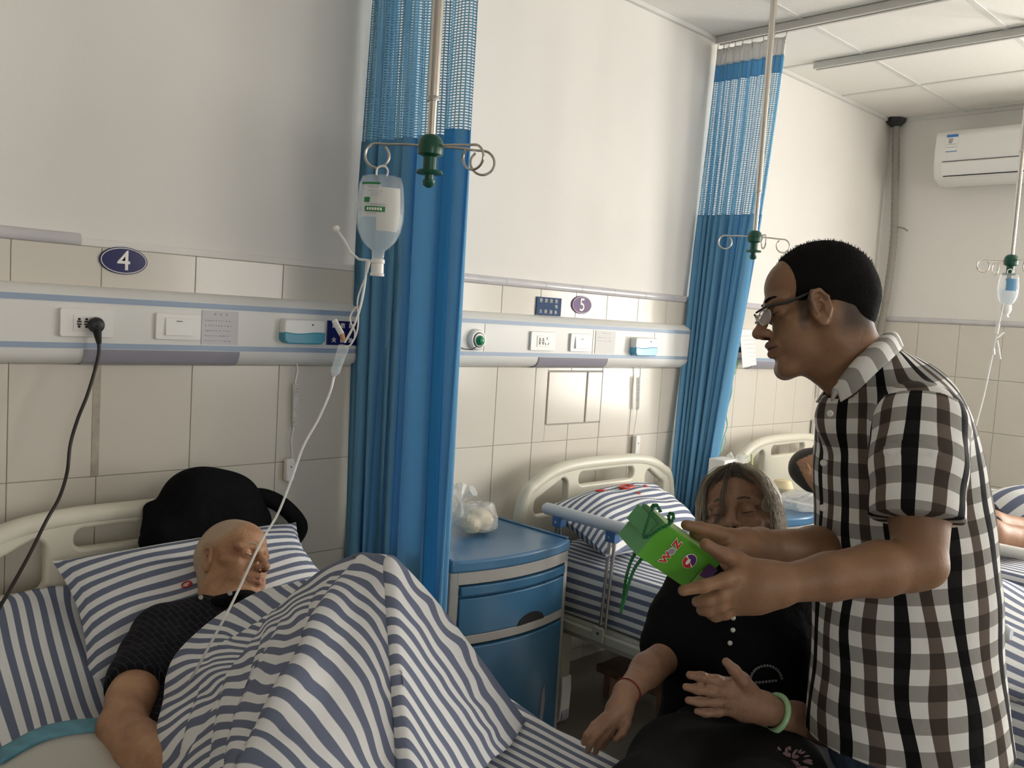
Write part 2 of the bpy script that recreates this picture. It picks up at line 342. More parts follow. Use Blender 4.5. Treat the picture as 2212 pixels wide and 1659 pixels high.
# ------------------------------------------------------------------ signed-distance modelling for bodies, heads and clothes
class SDF:
    def __init__(s, lo, hi, h):
        s.lo = np.array(lo, float); s.h = h; s.n = np.ceil((np.array(hi)-s.lo)/h).astype(int)+1
        s.d = np.full(tuple(s.n), .06, np.float32)
    def _box(s, lo, hi, pad):
        a = np.clip(np.floor((np.array(lo)-pad-s.lo)/s.h).astype(int), 0, s.n); b = np.clip(np.ceil((np.array(hi)+pad-s.lo)/s.h).astype(int)+1, 0, s.n)
        if (b <= a).any(): return None, None
        sl = tuple(slice(int(i), int(j)) for i, j in zip(a, b))
        g = np.meshgrid(*[(np.arange(i, j)*s.h+s.lo[k]).astype(np.float32) for k, (i, j) in enumerate(zip(a, b))], indexing='ij')
        return sl, np.stack(g, -1)
    def _comb(s, sl, v, k, sub):
        o = s.d[sl]
        if sub: v = -v; hh = np.clip(.5-.5*(o-v)/max(k, 1e-6), 0, 1); s.d[sl] = o*(1-hh)+v*hh+k*hh*(1-hh) if k > 0 else np.maximum(o, v)
        else: hh = np.clip(.5+.5*(o-v)/max(k, 1e-6), 0, 1); s.d[sl] = o*(1-hh)+v*hh-k*hh*(1-hh) if k > 0 else np.minimum(o, v)
    def cap(s, a, b, ra, rb=None, k=.01, sub=False):
        a = np.array(a, np.float32); b = np.array(b, np.float32); rb = ra if rb is None else rb
        pad = max(ra, rb)+max(k, s.h*3)+.004
        sl, X = s._box(np.minimum(a, b), np.maximum(a, b), pad)
        if sl is None: return s
        ab = b-a; L2 = float(ab@ab)+1e-12; t = np.clip(((X-a)@ab)/L2, 0, 1)
        v = np.linalg.norm(X-a-t[..., None]*ab, axis=-1)-(ra+(rb-ra)*t); s._comb(sl, v, k, sub); return s
    def chain(s, pts, rs, k=.01, sub=False):
        for i in range(len(pts)-1): s.cap(pts[i], pts[i+1], rs[i], rs[i+1], k, sub)
        return s
    def ell(s, c, r, R=None, k=.01, sub=False):
        c = np.array(c, np.float32); r = np.array(r, np.float32); R = np.eye(3) if R is None else np.array(R)
        ext = np.sqrt(((R*r)**2).sum(1)); pad = max(k, s.h*3)+.004
        sl, X = s._box(c-ext, c+ext, pad)
        if sl is None: return s
        q = (X-c)@R.astype(np.float32); k0 = np.linalg.norm(q/r, axis=-1); k1 = np.linalg.norm(q/(r*r), axis=-1)+1e-9
        v = k0*(k0-1)/k1; s._comb(sl, v.astype(np.float32), k, sub); return s
    def cut(s, p, n):
        """keep what lies on the side n points away from"""
        n = np.array(n, float); n /= np.linalg.norm(n)
        g = np.meshgrid(*[np.arange(m)*s.h+s.lo[k] for k, m in enumerate(s.n)], indexing='ij', sparse=True)
        v = sum((g[i]-p[i])*n[i] for i in range(3)); s.d = np.maximum(s.d, v.astype(np.float32)); return s
    def mesh(s):
        d = s.d; ins = d < 0
        c = np.stack([ins[i:ins.shape[0]-1+i, j:ins.shape[1]-1+j, k:ins.shape[2]-1+k] for i in (0, 1) for j in (0, 1) for k in (0, 1)])
        m = c.any(0) & ~c.all(0); I = np.argwhere(m); idx = -np.ones(m.shape, np.int64); idx[m] = np.arange(len(I))
        off = np.array([(i, j, k) for i in (0, 1) for j in (0, 1) for k in (0, 1)])
        val = np.stack([d[I[:, 0]+o[0], I[:, 1]+o[1], I[:, 2]+o[2]] for o in off], 1)
        acc = np.zeros((len(I), 3)); cnt = np.zeros(len(I))
        for a in range(8):
            for b in range(a+1, 8):
                if abs(off[a]-off[b]).sum() != 1: continue
                va, vb = val[:, a], val[:, b]; x = (va < 0) != (vb < 0); t = np.where(x, va/(va-vb+1e-20), 0)
                acc += np.where(x[:, None], off[a]+t[:, None]*(off[b]-off[a]), 0); cnt += x
        V = (I+acc/cnt[:, None])*s.h+s.lo; F = []
        for ax in range(3):
            sl0 = [slice(None)]*3; sl1 = [slice(None)]*3; sl0[ax] = slice(0, -1); sl1[ax] = slice(1, None)
            e = ins[tuple(sl0)] != ins[tuple(sl1)]; E = np.argwhere(e); o1, o2 = [i for i in range(3) if i != ax]
            E = E[(E[:, o1] > 0) & (E[:, o2] > 0) & (E[:, o1] < ins.shape[o1]-1) & (E[:, o2] < ins.shape[o2]-1)]
            if not len(E): continue
            fl = ins[tuple(E.T)]; q = []
            for da, db in ((0, 0), (-1, 0), (-1, -1), (0, -1)):
                Q = E.copy(); Q[:, o1] += da; Q[:, o2] += db; q.append(idx[tuple(Q.T)])
            q = np.stack(q, 1); flip = fl if ax != 1 else ~fl
            q[~flip] = q[~flip][:, ::-1]; F.append(q)
        F = np.concatenate(F); F = F[(F >= 0).all(1)]; u, inv = np.unique(F, return_inverse=True)
        return V[u], inv.reshape(F.shape)
def smooth_mesh(V, F, it=2, lam=.5):
    E = np.concatenate([F[:, [0, 1]], F[:, [1, 2]], F[:, [2, 3]], F[:, [3, 0]]]); E = np.concatenate([E, E[:, ::-1]])
    cnt = np.bincount(E[:, 0], minlength=len(V))[:, None]+1e-9
    for _ in range(it):
        for l in (lam, -lam*1.03):
            S = np.stack([np.bincount(E[:, 0], weights=V[E[:, 1], k], minlength=len(V)) for k in range(3)], 1)
            V = V+l*(S/cnt-V)
    return V
def face_mask(V, o, R, sc, lip=1.0, stub=None):
    q = (V-o)@R/sc; st = np.zeros((len(V), 3)); sm = lambda d, w: np.clip(.5-d/w, 0, 1)
    up = np.hypot(q[:, 1]/.0235, (q[:, 2]+.0585)/.0072); dn = np.hypot(q[:, 1]/.0215, (q[:, 2]+.0660)/.0085)
    st[:, 0] = np.maximum(sm(up-1, .35), sm(dn-1, .35))*(q[:, 0] > .078)*lip
    n = np.hypot(np.hypot((np.abs(q[:, 1])-.0066)/.0042, (q[:, 2]+.0395)/.0055), (q[:, 0]-.104)/.012); st[:, 1] = sm(n-1, .5)*(q[:, 2] < -.034)
    if stub is not None: st[:, 2] = stub(q)
    st[np.linalg.norm(q, axis=1) > .19] = 0
    return st
def lashes(L, R, sc, e, m, sides=(-1, 1), droop=0, r=.0011, mouth=True, mo=0, mouthm=None):
    """thin dark lash lines on the closed or narrowed lids, and the line between the lips"""
    for y in sides:
        P = [L(.0765-.013*abs(t)**2.2+.0125, y*(.031+.0145*t), .0015-droop*.004-.0022*(1-t*t)+.0010*t) for t in np.linspace(-1, 1, 9)]
        MB().tube(spline(P, 4), np.r_[np.linspace(.4, 1, 16), np.linspace(1, .5, 17)]*r*sc, 6).build('eyelashes', m, e, angle=180)
    if mouth:
        P = [L(.1035-.014*abs(t)**1.8, .024*t, -.0612-.0012*abs(t)+mo) for t in np.linspace(-1, 1, 9)]
        MB().tube(spline(P, 4), np.r_[np.linspace(.3, 1, 16), np.linspace(1, .3, 17)]*.0013*sc, 6).build('mouth_line', mouthm or m, e, angle=180)
def sdf_obj(name, s, mats, parent, st=None, mi=None, it=2):
    V, F = s.mesh(); V = smooth_mesh(V, F, it)
    b = MB(); at = st(V) if st else None; b.v.append(V); b.f = [tuple(f) for f in F.tolist()]; b.n = len(V); b.at.append(np.zeros((len(V), 3)) if at is None else at)
    b.mi = [0]*len(F) if mi is None else list(mi(V[F].mean(1)))
    o = b.build(name, mats, parent, smooth=True, angle=180)
    return o
def frame(fwd, up):
    """columns: forward, left, up"""
    f = np.array(fwd, float); f /= np.linalg.norm(f); u = np.array(up, float); u -= f*(u@f); u /= np.linalg.norm(u)
    return np.stack([f, np.cross(u, f), u], 1)
def camdir(r, u, f): return _r*r+_u*u+_f*f

# ================================================================== THE ROOM
X0, X1, Y0, ZC = -2.0, 5.45, -6.2, 2.765
def box_obj(name, a, b, m, parent=None, **k): return MB().box(a, b).build(name, m, parent, **k)
struct(box_obj('floor', (X0-.1, Y0-.1, -.1), (X1+.1, .1, 0), M['floor'], smooth=False))
struct(box_obj('wall_back', (X0-.12, 0, 0), (X1+.12, .12, ZC+.1), M['plaster'], smooth=False))
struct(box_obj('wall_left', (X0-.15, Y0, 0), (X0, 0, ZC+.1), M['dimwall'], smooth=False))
b = MB(); b.box((X1, Y0, 0), (X1+.15, 0, WZ0)); b.box((X1, Y0, WZ1), (X1+.15, 0, ZC+.1))
for a, c_ in ((Y0, VY0), (VY1, WY0), (WY1, 0)): b.box((X1, a, WZ0), (X1+.15, c_, WZ1))
struct(b.build('wall_right', M['plaster'], smooth=False))
b = MB(); ya, yb = Y0-.12, Y0; b.box((X0-.12, ya, 0), (X1+.12, yb, WZ0)); b.box((X0-.12, ya, WZ1), (X1+.12, yb, ZC+.1)); b.box((X0-.12, ya, WZ0), (GX0, yb, WZ1)); b.box((GX1, ya, WZ0), (FX0, yb, WZ1)); b.box((FX1, ya, WZ0), (X1+.12, yb, WZ1))
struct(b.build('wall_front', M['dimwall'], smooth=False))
def window(name, x, y0, y1, z0, z1, n):
    b = MB(); t = .05
    b.box((x, y0, z0), (x+.06, y1, z0+t)); b.box((x, y0, z1-t), (x+.06, y1, z1))
    for k in range(n+1):
        yy = y0+(y1-y0-t)*k/n; b.box((x, yy, z0), (x+.06, yy+t, z1))
    struct(b.build(name, M['white'], smooth=False))
window('window_1', X1+.08, WY0, WY1, WZ0, WZ1, 2)
window('fill_window_3', X1+.08, VY0, VY1, WZ0, WZ1, 2)  # frame of the added second opening
b = MB(); t_ = .05
for z in (WZ0, WZ1-t_): b.box((FX0, Y0-.08, z), (FX1, Y0-.02, z+t_))
for x in (FX0, (FX0+FX1)/2, FX1-t_): b.box((x, Y0-.08, WZ0), (x+t_, Y0-.02, WZ1))
struct(b.build('fill_window_2', M['white'], smooth=False))  # frame of the opening added for the far wall's light
b = MB()
for z in (WZ0, WZ1-t_): b.box((GX0, Y0-.08, z), (GX1, Y0-.02, z+t_))
for x in (GX0, (GX0+GX1)/2, GX1-t_): b.box((x, Y0-.08, WZ0), (x+t_, Y0-.02, WZ1))
struct(b.build('fill_window_4', M['white'], smooth=False))  # frame of the fill opening added behind the camera
# ceiling: panels in a 0.6 m grid laid on bars
GX = [-1.4+.0, -.79, -.18, .43, 1.05, 1.66, 2.29, 2.91, 3.53, 4.12, 4.76, 5.385]
GY = [-.435, -1.05, -1.66, -2.27, -2.88, -3.49, -4.1, -4.71, -5.32, -5.93]
c = MB(); c.box((X0-.1, Y0-.1, ZC+.012), (X1+.1, .1, ZC+.1)); cx = [X0]+GX+[X1]; cy = [Y0]+GY[::-1]+[0]
for i in range(len(cx)-1):
    for j in range(len(cy)-1): c.box((cx[i]+.003, cy[j]+.003, ZC), (cx[i+1]-.003, cy[j+1]-.003, ZC+.014))
struct(c.build('ceiling', M['ceil'], smooth=False))
t = MB()
for x in GX: t.box((x-.011, Y0, ZC-.004), (x+.011, 0, ZC+.001))
for y in GY: t.box((X0, y-.011, ZC-.0035), (X1, y+.011, ZC+.001))
t.box((X0, -.02, ZC-.018), (X1, 0, ZC)); t.box((X1-.02, Y0, ZC-.018), (X1, 0, ZC))
struct(t.build('trim_1', M['tbar'], smooth=False))

# wainscot: glazed tiles one by one on a grout bed, then the border tiles
TX = [.64, .852, 1.104, 1.375, 1.641, 1.86, 2.07, 2.279, 2.484, 2.689, 2.883, 3.092, 3.30, 3.505, 3.71, 3.915, 4.12, 4.325, 4.53, 4.735, 4.94, 5.145, 5.35, 5.45]
TX = [X0, -1.8, -1.55, -1.3, -1.05, -.8, -.55, -.3, -.05, .17, .40]+TX
TZ = [0, .054, .354, .654, .954, 1.25, 1.552]
PX0, PX1, PZ0, PZ1 = 2.555, 2.885, 1.02, 1.235         # the square patch that was cut in and tiled again
g = 0.0009
bed = MB(); bed.box((X0, -.006, 0), (X1, 0, 1.552)); struct(bed.build('trim_2', M['grout'], smooth=False))
ti = MB()
for i in range(len(TX)-1):
    for j in range(len(TZ)-1):
        a, b_, z0, z1 = TX[i]+g, TX[i+1]-g, TZ[j]+g, TZ[j+1]-g
        if j == 4 and b_ > PX0 and a < PX1:
            if a < PX0: ti.box((a, -.011, z0), (PX0-.003, -.004, z1))
            if b_ > PX1: ti.box((PX1+.003, -.011, z0), (b_, -.004, z1))
            l, r_ = max(a, PX0-.003), min(b_, PX1+.003); ti.box((l, -.011, z0), (r_, -.004, PZ0-.002)); ti.box((l, -.011, PZ1+.002), (r_, -.004, z1))
        else: ti.box((a, -.011, z0), (b_, -.004, z1))
o = struct(ti.build('trim_3', M['tile'], smooth=False, bevel=.0012, seg=1))
pt = MB()
for a, b_ in ((PX0, 2.785), (2.789, PX1)): pt.box((a+.004, -.013, PZ0+.004), (b_-.002, -.004, PZ1-.004))
tag(pt.build('wall_patch', M['tile'], smooth=False, bevel=.0015, seg=1), 'square patch of two glazed tiles cut in below the wall rail of bed five', 'wall patch')
bt = MB(); x = 1.66
def border(x0, x1, step, b):
    n = max(1, round((x1-x0)/step))
    for k in range(n):
        a, c_ = x0+(x1-x0)*k/n+.0008, x0+(x1-x0)*(k+1)/n-.0008
        pr = [(0, 1.552), (-.011, 1.552), (-.017, 1.557), (-.02, 1.565), (-.018, 1.574), (-.012, 1.58), (0, 1.583)]
        b.prism(pr, 0, a, c_)
border(X0, .80, .21, bt); border(1.66, X1, .21, bt)
struct(bt.build('trim_4', M['trimtile'], smooth=True, angle=50))
ft = MB(); ft.box((.80, -.011, 1.552), (1.66, -.001, 1.572)); struct(ft.build('trim_5', M['plaster'], smooth=False, bevel=.003))
struct(MB().box((.838, -.0125, .955), (.858, -.004, 1.25)).build('trim_9', material('smeared beige filler', (.50, .45, .37), .8, noise=.3, nscale=30), smooth=False, bevel=.001))
# far wall: same tiles
ti = MB(); ti.box((X1-.006, Y0, 0), (X1, 0, WZ0-.05)); ti.box((X1-.006, WY1+.06, 0), (X1, 0, 1.552)); struct(ti.build('trim_6', M['grout'], smooth=False))
ti = MB(); ys = [-.05-.0]+[-.05-.232*k for k in range(1, 27)]
ys = [0]+ys[1:]
for i in range(len(ys)-1):
    for j in range(len(TZ)-1):
        if ys[i+1] < WY1+.06 and TZ[j+1] > WZ0-.05: continue
        ti.box((X1-.011, ys[i+1]+g, TZ[j]+g), (X1-.004, ys[i]-g, TZ[j+1]-g))
struct(ti.build('trim_7', M['tile'], smooth=False, bevel=.0012, seg=1))
bt = MB()
for k in range(9):
    a = -.0-.232*k
    pr = [(0, 1.552), (.011, 1.552), (.017, 1.557), (.02, 1.565), (.018, 1.574), (.012, 1.58), (0, 1.583)]
    bt.prism([(X1-p[0], p[1]) for p in pr], 1, a-.231, a)
struct(bt.build('trim_8', M['trimtile'], smooth=True, angle=50))

# ------------------------------------------------------------------ the service rail that runs along the wall
RY = -.052
def rail(x0, x1):
    e = empty('wall_service_rail', (x0, 0, 1.25), 'long cream service rail with two blue grey strips running along the tiled wall', 'wall rail')
    b = MB()
    b.prism([(0, 1.452), (-.022, 1.45), (-.04, 1.44), (RY, 1.425), (RY, 1.292), (-.050, 1.277), (-.040, 1.262), (-.024, 1.254), (0, 1.252)], 0, x0, x1)
    b.build('rail_body', M['rail'], e, smooth=True, angle=30)
    for z0, z1 in ((1.409, 1.424), (1.293, 1.307)): box_obj('blue_strip', (x0, RY-.0025, z0), (x1, RY, z1), M['railblue'], e, smooth=False)
    for a, c_ in ((.80, 1.222), (2.452, 2.86), (4.0, 4.45)):
        b = MB(); b.prism([(0, 1.291), (RY-.004, 1.291), (-.054, 1.277), (-.044, 1.259), (-.026, 1.250), (0, 1.248)], 0, a, c_)
        b.build('lamp_cover', M['lampgrey'], e, smooth=True, angle=30)
    for x in (2.165, 2.76, 3.17, 4.9): box_obj('panel_joint', (x-.0008, RY-.0006, 1.309), (x+.0008, RY, 1.408), M['ink'], e, smooth=False)
rail(X0, X1)
TH = .0012
def face_plate(e, x0, z0, x1, z1, d, m, name='face_plate', r=.006):
    b = MB(); pl = rrect(x0, z0, x1, z1, r); b.prism(pl, 1, RY-d, RY); return b.build(name, m, e, smooth=True, bevel=.0015)
def socket(x0, x1, z0, z1, label):
    e = empty('power_socket', ((x0+x1)/2, RY, z0), label, 'power socket'); face_plate(e, x0, z0, x1, z1, .009, M['white'])
    w = x1-x0; h = z1-z0; cx, cz = (x0+x1)/2, (z0+z1)/2; ins = box_obj('socket_insert', (cx-.26*w, RY-.0105, cz-.29*h), (cx+.26*w, RY-.008, cz+.29*h), M['white'], e, bevel=.001)
    hb = MB(); y0 = RY-.0112
    for k, ux in enumerate((-.155, -.02)):
        for s in (1, -1):
            x, z = cx+ux*w, cz+s*.13*h
            hb.cyl((x, y0, z), (x, RY-.009, z), .0035, 10); hb.box((x-.0055, y0, z-.006*s-.0018), (x+.0055, RY-.009, z-.006*s+.0018))
    x = cx+.14*w; hb.box((x-.0015, y0, cz+.006), (x+.0015, RY-.009, cz+.016))
    for s in (-1, 1):
        R = Matrix.Rotation(.5*s, 3, 'Y'); hb.box((-.0012, -.0011, -.005), (.0012, .0011, .005), (R, (x+s*.008, RY-.0102, cz-.01)))
    hb.build('slot', M['black'], e, smooth=False); return e
socket(.739, .868, 1.322, 1.393, 'white double wall socket with a black plug pushed in, under the oval number 4')
socket(2.395, 2.529, 1.317, 1.389, 'white double wall socket with nothing plugged in, right of the green valve')
def switch(x0, x1, z0, z1, label):
    e = empty('light_switch', ((x0+x1)/2, RY, z0), label, 'light switch'); face_plate(e, x0, z0, x1, z1, .009, M['white'])
    w = x1-x0; h = z1-z0; cx, cz = (x0+x1)/2, (z0+z1)/2
    b = MB(); b.prism([(RY-.008, cz-.33*h), (RY-.016, cz-.33*h), (RY-.011, cz+.33*h), (RY-.008, cz+.33*h)], 0, cx-.3*w, cx+.3*w); k = b.build('rocker', M['white'], e, smooth=False, bevel=.001)
    box_obj('mark', (cx-.008, RY-.0135, cz+.20*h), (cx+.008, RY-.0105, cz+.225*h), M['ink'], k, smooth=False)
switch(.977, 1.102, 1.321, 1.392, 'white light switch between the socket and the paper notice of bed four')
switch(2.618, 2.745, 1.317, 1.388, 'white light switch right of the empty socket above bed five')
# taped paper notices (the writing is too small to read: short dashes)
def notice(x0, x1, z0, z1, label, lines=6, m='paper'):
    e = tag(box_obj('paper_notice', (x0, RY-.0022, z0), (x1, RY-.0012, z1), M[m], smooth=False), label, 'paper notice')
    b = MB(); w = x1-x0; h = z1-z0
    b.box((x0+.32*w, RY-.0028, z1-.13*h), (x0+.38*w, RY-.0022, z1-.08*h)); b.box((x0+.48*w, RY-.0028, z1-.13*h), (x0+.54*w, RY-.0022, z1-.08*h)); b.box((x0+.64*w, RY-.0028, z1-.13*h), (x0+.69*w, RY-.0022, z1-.08*h))
    R = random.Random(3)
    for k in range(1, lines):
        z = z1-h*(.13+.15*k); x = x0+.08*w
        while x < x0+.8*w:
            l = R.uniform(.02, .05)*w; b.box((x, RY-.0028, z-.006*R.uniform(.3, .7)), (x+l, RY-.0022, z)); x += l+R.uniform(.015, .05)*w
    b.build('handwriting', M['lampgrey'], e, smooth=False); return e
M['notice'] = material('mauve tinted paper', (.58, .56, .58), .5)
notice(1.107, 1.215, 1.311, 1.405, 'small handwritten notice taped beside the light switch of bed four', 6, 'notice')
notice(2.775, 2.90, 1.312, 1.404, 'faded notice on the wall rail left of the call box of bed five', 3, 'paper')
# call boxes with coiled cords
def call_box(x0, x1, z0, z1, label, cord, hand, coil=(0, 1), front='cyan'):
    e = empty('call_box', ((x0+x1)/2, RY, z0), label, 'nurse call box'); w = x1-x0; h = z1-z0
    b = MB(); b.prism(rrect(x0, z0+.3*h, x1, z1, .012), 1, RY-.032, RY); b.build('housing', M['white'], e, bevel=.004)
    b = MB(); pl = [(x0+w*k/16, z0+h*(.46+.035*math.sin(k/16*2*PI+2.6))) for k in range(17)]+[(x1-.0, z0+.15*h), (x1-.012, z0), (x0+.012, z0), (x0, z0+.15*h)]
    b.prism(pl[::-1], 1, RY-.035, RY); b.build('lower_cover', M[front], e, bevel=.003)
    MB().cyl((x0+.68*w, RY-.034, z0+.8*h), (x0+.68*w, RY-.031, z0+.8*h), .0025).build('indicator', M['ink'], e)
    b = MB(); P = spline(cord, 10); b.tube(P, .0022, 8); cd = b.build('cord', M['white'], e)
    a, c_ = np.array(coil[0], float), np.array(coil[1], float); n = 26; t = np.linspace(0, 1, n*12); d = c_-a; d = d/np.linalg.norm(d)
    e1 = np.cross(d, (0, 1, 0)); e1 /= np.linalg.norm(e1); e2 = np.cross(d, e1)
    H = a+(c_-a)*t[:, None]+.0075*(np.cos(t*n*2*PI)[:, None]*e1+np.sin(t*n*2*PI)[:, None]*e2)
    MB().tube(H, .0020, 6).build('coil', M['white'], e)
    b = MB(); (hx, hz), (hw, hh) = hand; b.prism(rrect(hx-hw/2, hz-hh, hx+hw/2, hz, .01), 1, -.040, -.018); hd = b.build('handset', M['white'], e, bevel=.005)
    MB().cyl((hx, -.042, hz-hh*.35), (hx, -.039, hz-hh*.35), .0022, 10).build('button', M['ink'], hd)
def W(x, y, yy=-.03): return A(x, y, 1, yy)
call_box(1.345, 1.483, 1.32, 1.392, 'white and turquoise nurse call box with hanging cord, right of the bed four notice',
    [W(645, 742, -.05), W(640, 775), W(643, 800), W(638, 830), W(636, 880), W(635, 922), W(630, 950), W(632, 990)],
    ((W(626, 990)[0], W(626, 990)[2]), (.03, .072)), (W(639, 828), W(637, 922)))
call_box(3.002, 3.153, 1.307, 1.384, 'white and blue nurse call box with thin cord above the pillow of bed five',
    [W(1384, 765, -.05), W(1383, 810), W(1378, 850), W(1377, 880), W(1373, 912), W(1369, 935), W(1369, 942)],
    ((W(1376, 940)[0], W(1376, 940)[2]), (.035, .1)), (W(1379, 815), W(1377, 885)), 'cyan2')
call_box(4.75, 4.88, 1.32, 1.39, 'white nurse call box half hidden behind the standing man',
    [W(1772, 765, -.05), W(1770, 820), W(1766, 870), W(1763, 905)], ((W(1762, 906)[0], W(1762, 906)[2]), (.05, .1)), (W(1771, 815), W(1768, 860)))
# green oxygen valve
e = empty('oxygen_outlet', (2.123, RY, 1.35), 'round white wall outlet with a green valve beside the near curtain', 'oxygen outlet')
MB().lathe([(.038, 0), (.038, .012), (.033, .018), (.027, .019)], (2.123, RY, 1.35), (0, -1, 0), 32).build('bezel', M['white'], e)
MB().lathe([(.027, 0), (.027, .002), (.0245, .003)], (2.123, RY-.018, 1.35), (0, -1, 0), 32).build('ring', M['black'], e)
MB().lathe([(.0235, 0), (.0235, .003), (.021, .004)], (2.123, RY-.019, 1.35), (0, -1, 0), 32).build('scale_ring', M['white'], e)
M['valve'] = material('green valve', (.01, .24, .10), .25)
v = MB().lathe([(.018, 0), (.018, .006), (.012, .012), (.011, .016), (.006, .018)], (2.123, RY-.021, 1.348), (0, -1, 0), 32).build('valve', M['valve'], e)
MB().tube(spline([(2.11, RY-.02, 1.325), (2.095, RY-.012, 1.315), (2.07, RY-.008, 1.316), (2.05, RY-.01, 1.32)], 6), .0016, 6).build('retaining_wire', M['black'], e)
# bed numbers
def oval(cx, cz, rx, rz, txt, size, m, label):
    th = np.arange(48)*2*PI/48
    o = MB().prism([(cx+rx*math.cos(t), cz+rz*math.sin(t)) for t in th], 1, -.016, -.009).build('bed_number_sign', m, smooth=True, bevel=.001); tag(o, label, 'bed number sign')
    b = MB(); P = np.array([(cx+rx*.93*math.cos(t), -.0165, cz+rz*.91*math.sin(t)) for t in th]); b.tube(P, .0012, 6, closed=True); b.build('border_line', M['print'], o)
    put_text('numeral', txt, size, (cx, -.0168, cz-.002), (1, 0, 0), (0, 0, 1), M['print'], o, bold=.0006, xs=.95)
oval(.906*1.0, 1.5225, .062, .0355, '4', .072, M['navy'], 'dark navy oval sign with a white number 4 on the tiles')
oval(2.72, 1.5035, .060, .0365, '5', .072, M['purple'], 'purple oval sign with a white number 5 on the tiles')
def four(cx0, cx1, z0, z1, m, y, label, pm):
    o = tag(box_obj('safety_sign', (cx0, y-.004, z0), (cx1, y, z1), m, smooth=False, bevel=.0006), label, 'sign'); w = cx1-cx0; h = z1-z0
    cols = [('防', '', '火'), ('防', '', '热'), ('防', '', '油'), ('防', '堵', '塞')]
    for i, cc in enumerate(cols):
        for j, ch in enumerate(cc):
            if ch: put_text('character', ch, .0165, (cx0+w*(.17+.205*i), y-.0045, z0+h*(.80-.30*j)), (1, 0, 0), (0, 0, 1), pm, o, depth=.0004, bold=.0003)
M['print_beige'] = material('aged print', (.52, .52, .45), .6)
four(2.458, 2.597, 1.452, 1.522, M['signblue'], -.013, 'small blue sign with four columns of white characters left of number 5', M['print_beige'])
four(1.507, 1.655, 1.318, 1.393, M['navy'], RY-.001, 'dark navy sign with white characters on the rail, half behind the near curtain', M['print'])
# papers by bed six
o = MB().add([A(1598, 712, 1, -.09), A(1628, 712, 1, -.085), A(1634, 788, 1, -.10), A(1604, 794, 1, -.11)], [(0, 1, 2, 3)]).build('hanging_paper', M['paper'], solid=.0008, smooth=False); tag(o, 'white ruled sheet of paper hanging from the wall rail right of the far curtain', 'paper')
b = MB()
for k in range(7):
    y_ = 726+k*9; b.tube([A(1601+k*.8, y_, 1, -.094-.0016*k), A(1629+k*.8, y_-1, 1, -.090-.0016*k)], .0005, 4)
b.build('ruled_line', M['lampgrey'], o)
o = MB().lathe([(.014, 0), (.014, .02), (.010, .026)], tuple(A(1593, 755, 1, -.07)), (0, -1, 0), 16).build('power_plug', M['black']); tag(o, 'small round black plug on the wall rail beside the hanging paper', 'power plug')
e = empty('oxygen_tube', A(1590, 790, 1, -.06), 'thin green oxygen tube hanging down beside the far curtain', 'oxygen tube')
b = MB(); b.prism([], 0, 0, 0) if 0 else None
MB().tube([A(1591, 778, 1, -.07), A(1583, 808, 1, -.07)], .012, 10).build('humidifier_cup', material('green clear plastic', (.25, .55, .25), .2, alpha=.6), e)
M['tealtube'] = material('pale teal tube', (.25, .55, .50), .3)
MB().tube(spline([A(1581, 808, 1, -.07), A(1580, 850, 1, -.05), A(1569, 890, 1, -.05), A(1571, 920, 1, -.05), A(1563, 945, 1, -.06), A(1556, 975, 1, -.08)], 8), .003, 6).build('tube', M['tealtube'], e)
MB().tube(spline([A(1566, 938, 1, -.055), A(1566, 960, 1, -.06), A(1550, 985, 1, -.08)], 8), .0025, 6).build('tube', M['tealtube'], e)

# ------------------------------------------------------------------ far corner: conduit and air conditioner
e = empty('wall_conduit', (X1-.06, -.05, 1.3), 'grey brown corrugated hose running down the far corner of the room', 'conduit')
P = spline([A(1936, 255, 0, 5.40), A(1934, 400, 0, 5.40), A(1930, 520, 0, 5.40), A(1915, 640, 0, 5.40), A(1899, 725, 0, 5.40), A(1890, 800, 0, 5.40)], 40)
MB().tube(P, .021+.0012*np.sin(np.arange(len(P))*1.57), 14).build('hose', M['hose'], e)
MB().lathe([(.058, 0), (.055, -.02), (.03, -.045), (.022, -.05)], (P[0][0], P[0][1], ZC-.004), (0, 0, 1), 6).build('ceiling_cover', M['black'], e, smooth=False)
MB().tube(spline([P[70]+np.array((0, -.02, 0)), P[70]+np.array((-.01, -.06, -.01)), P[72]+np.array((-.01, -.085, -.01))], 5), .005, 6).build('cable_clip', M['hose'], e)
e = empty('air_conditioner', (X1, -.8, 2.35), 'white split air conditioner high on the far wall with a blue header label', 'air conditioner')
ax0, ay0, ay1 = 5.23, -1.28, -.36
b = MB(); b.prism([(X1, 2.34), (5.32, 2.33), (5.25, 2.36), (5.225, 2.42), (5.22, 2.50), (5.225, 2.60), (5.25, 2.625), (X1, 2.63)], 1, ay0, ay1); b.build('casing', M['white'], e, bevel=.012, seg=3)
P = lambda z: 5.222-.003
b = MB(); b.prism([(5.222, 2.447), (5.212, 2.44), (5.214, 2.395), (5.232, 2.362), (5.245, 2.362)], 1, ay0+.05, ay1-.05); fl = b.build('flap', M['white'], e, bevel=.002)
box_obj('outlet_gap', (5.225, ay0+.06, 2.366), (5.235, ay1-.06, 2.371), M['darkmetal'], e, smooth=False)
box_obj('flap_gap', (5.2195, ay0+.05, 2.4475), (5.224, ay1-.05, 2.4505), M['ink'], e, smooth=False)
lb = box_obj('energy_label', (5.2175, -.485, 2.50), (5.2205, -.425, 2.595), M['print'], e, smooth=False)
M['labelblue2'] = material('label blue', (.05, .20, .50), .5)
box_obj('label_header', (5.2165, -.485, 2.58), (5.218, -.425, 2.595), M['labelblue2'], lb, smooth=False); box_obj('label_footer', (5.2165, -.485, 2.50), (5.218, -.425, 2.504), M['labelblue2'], lb, smooth=False)
b = MB()
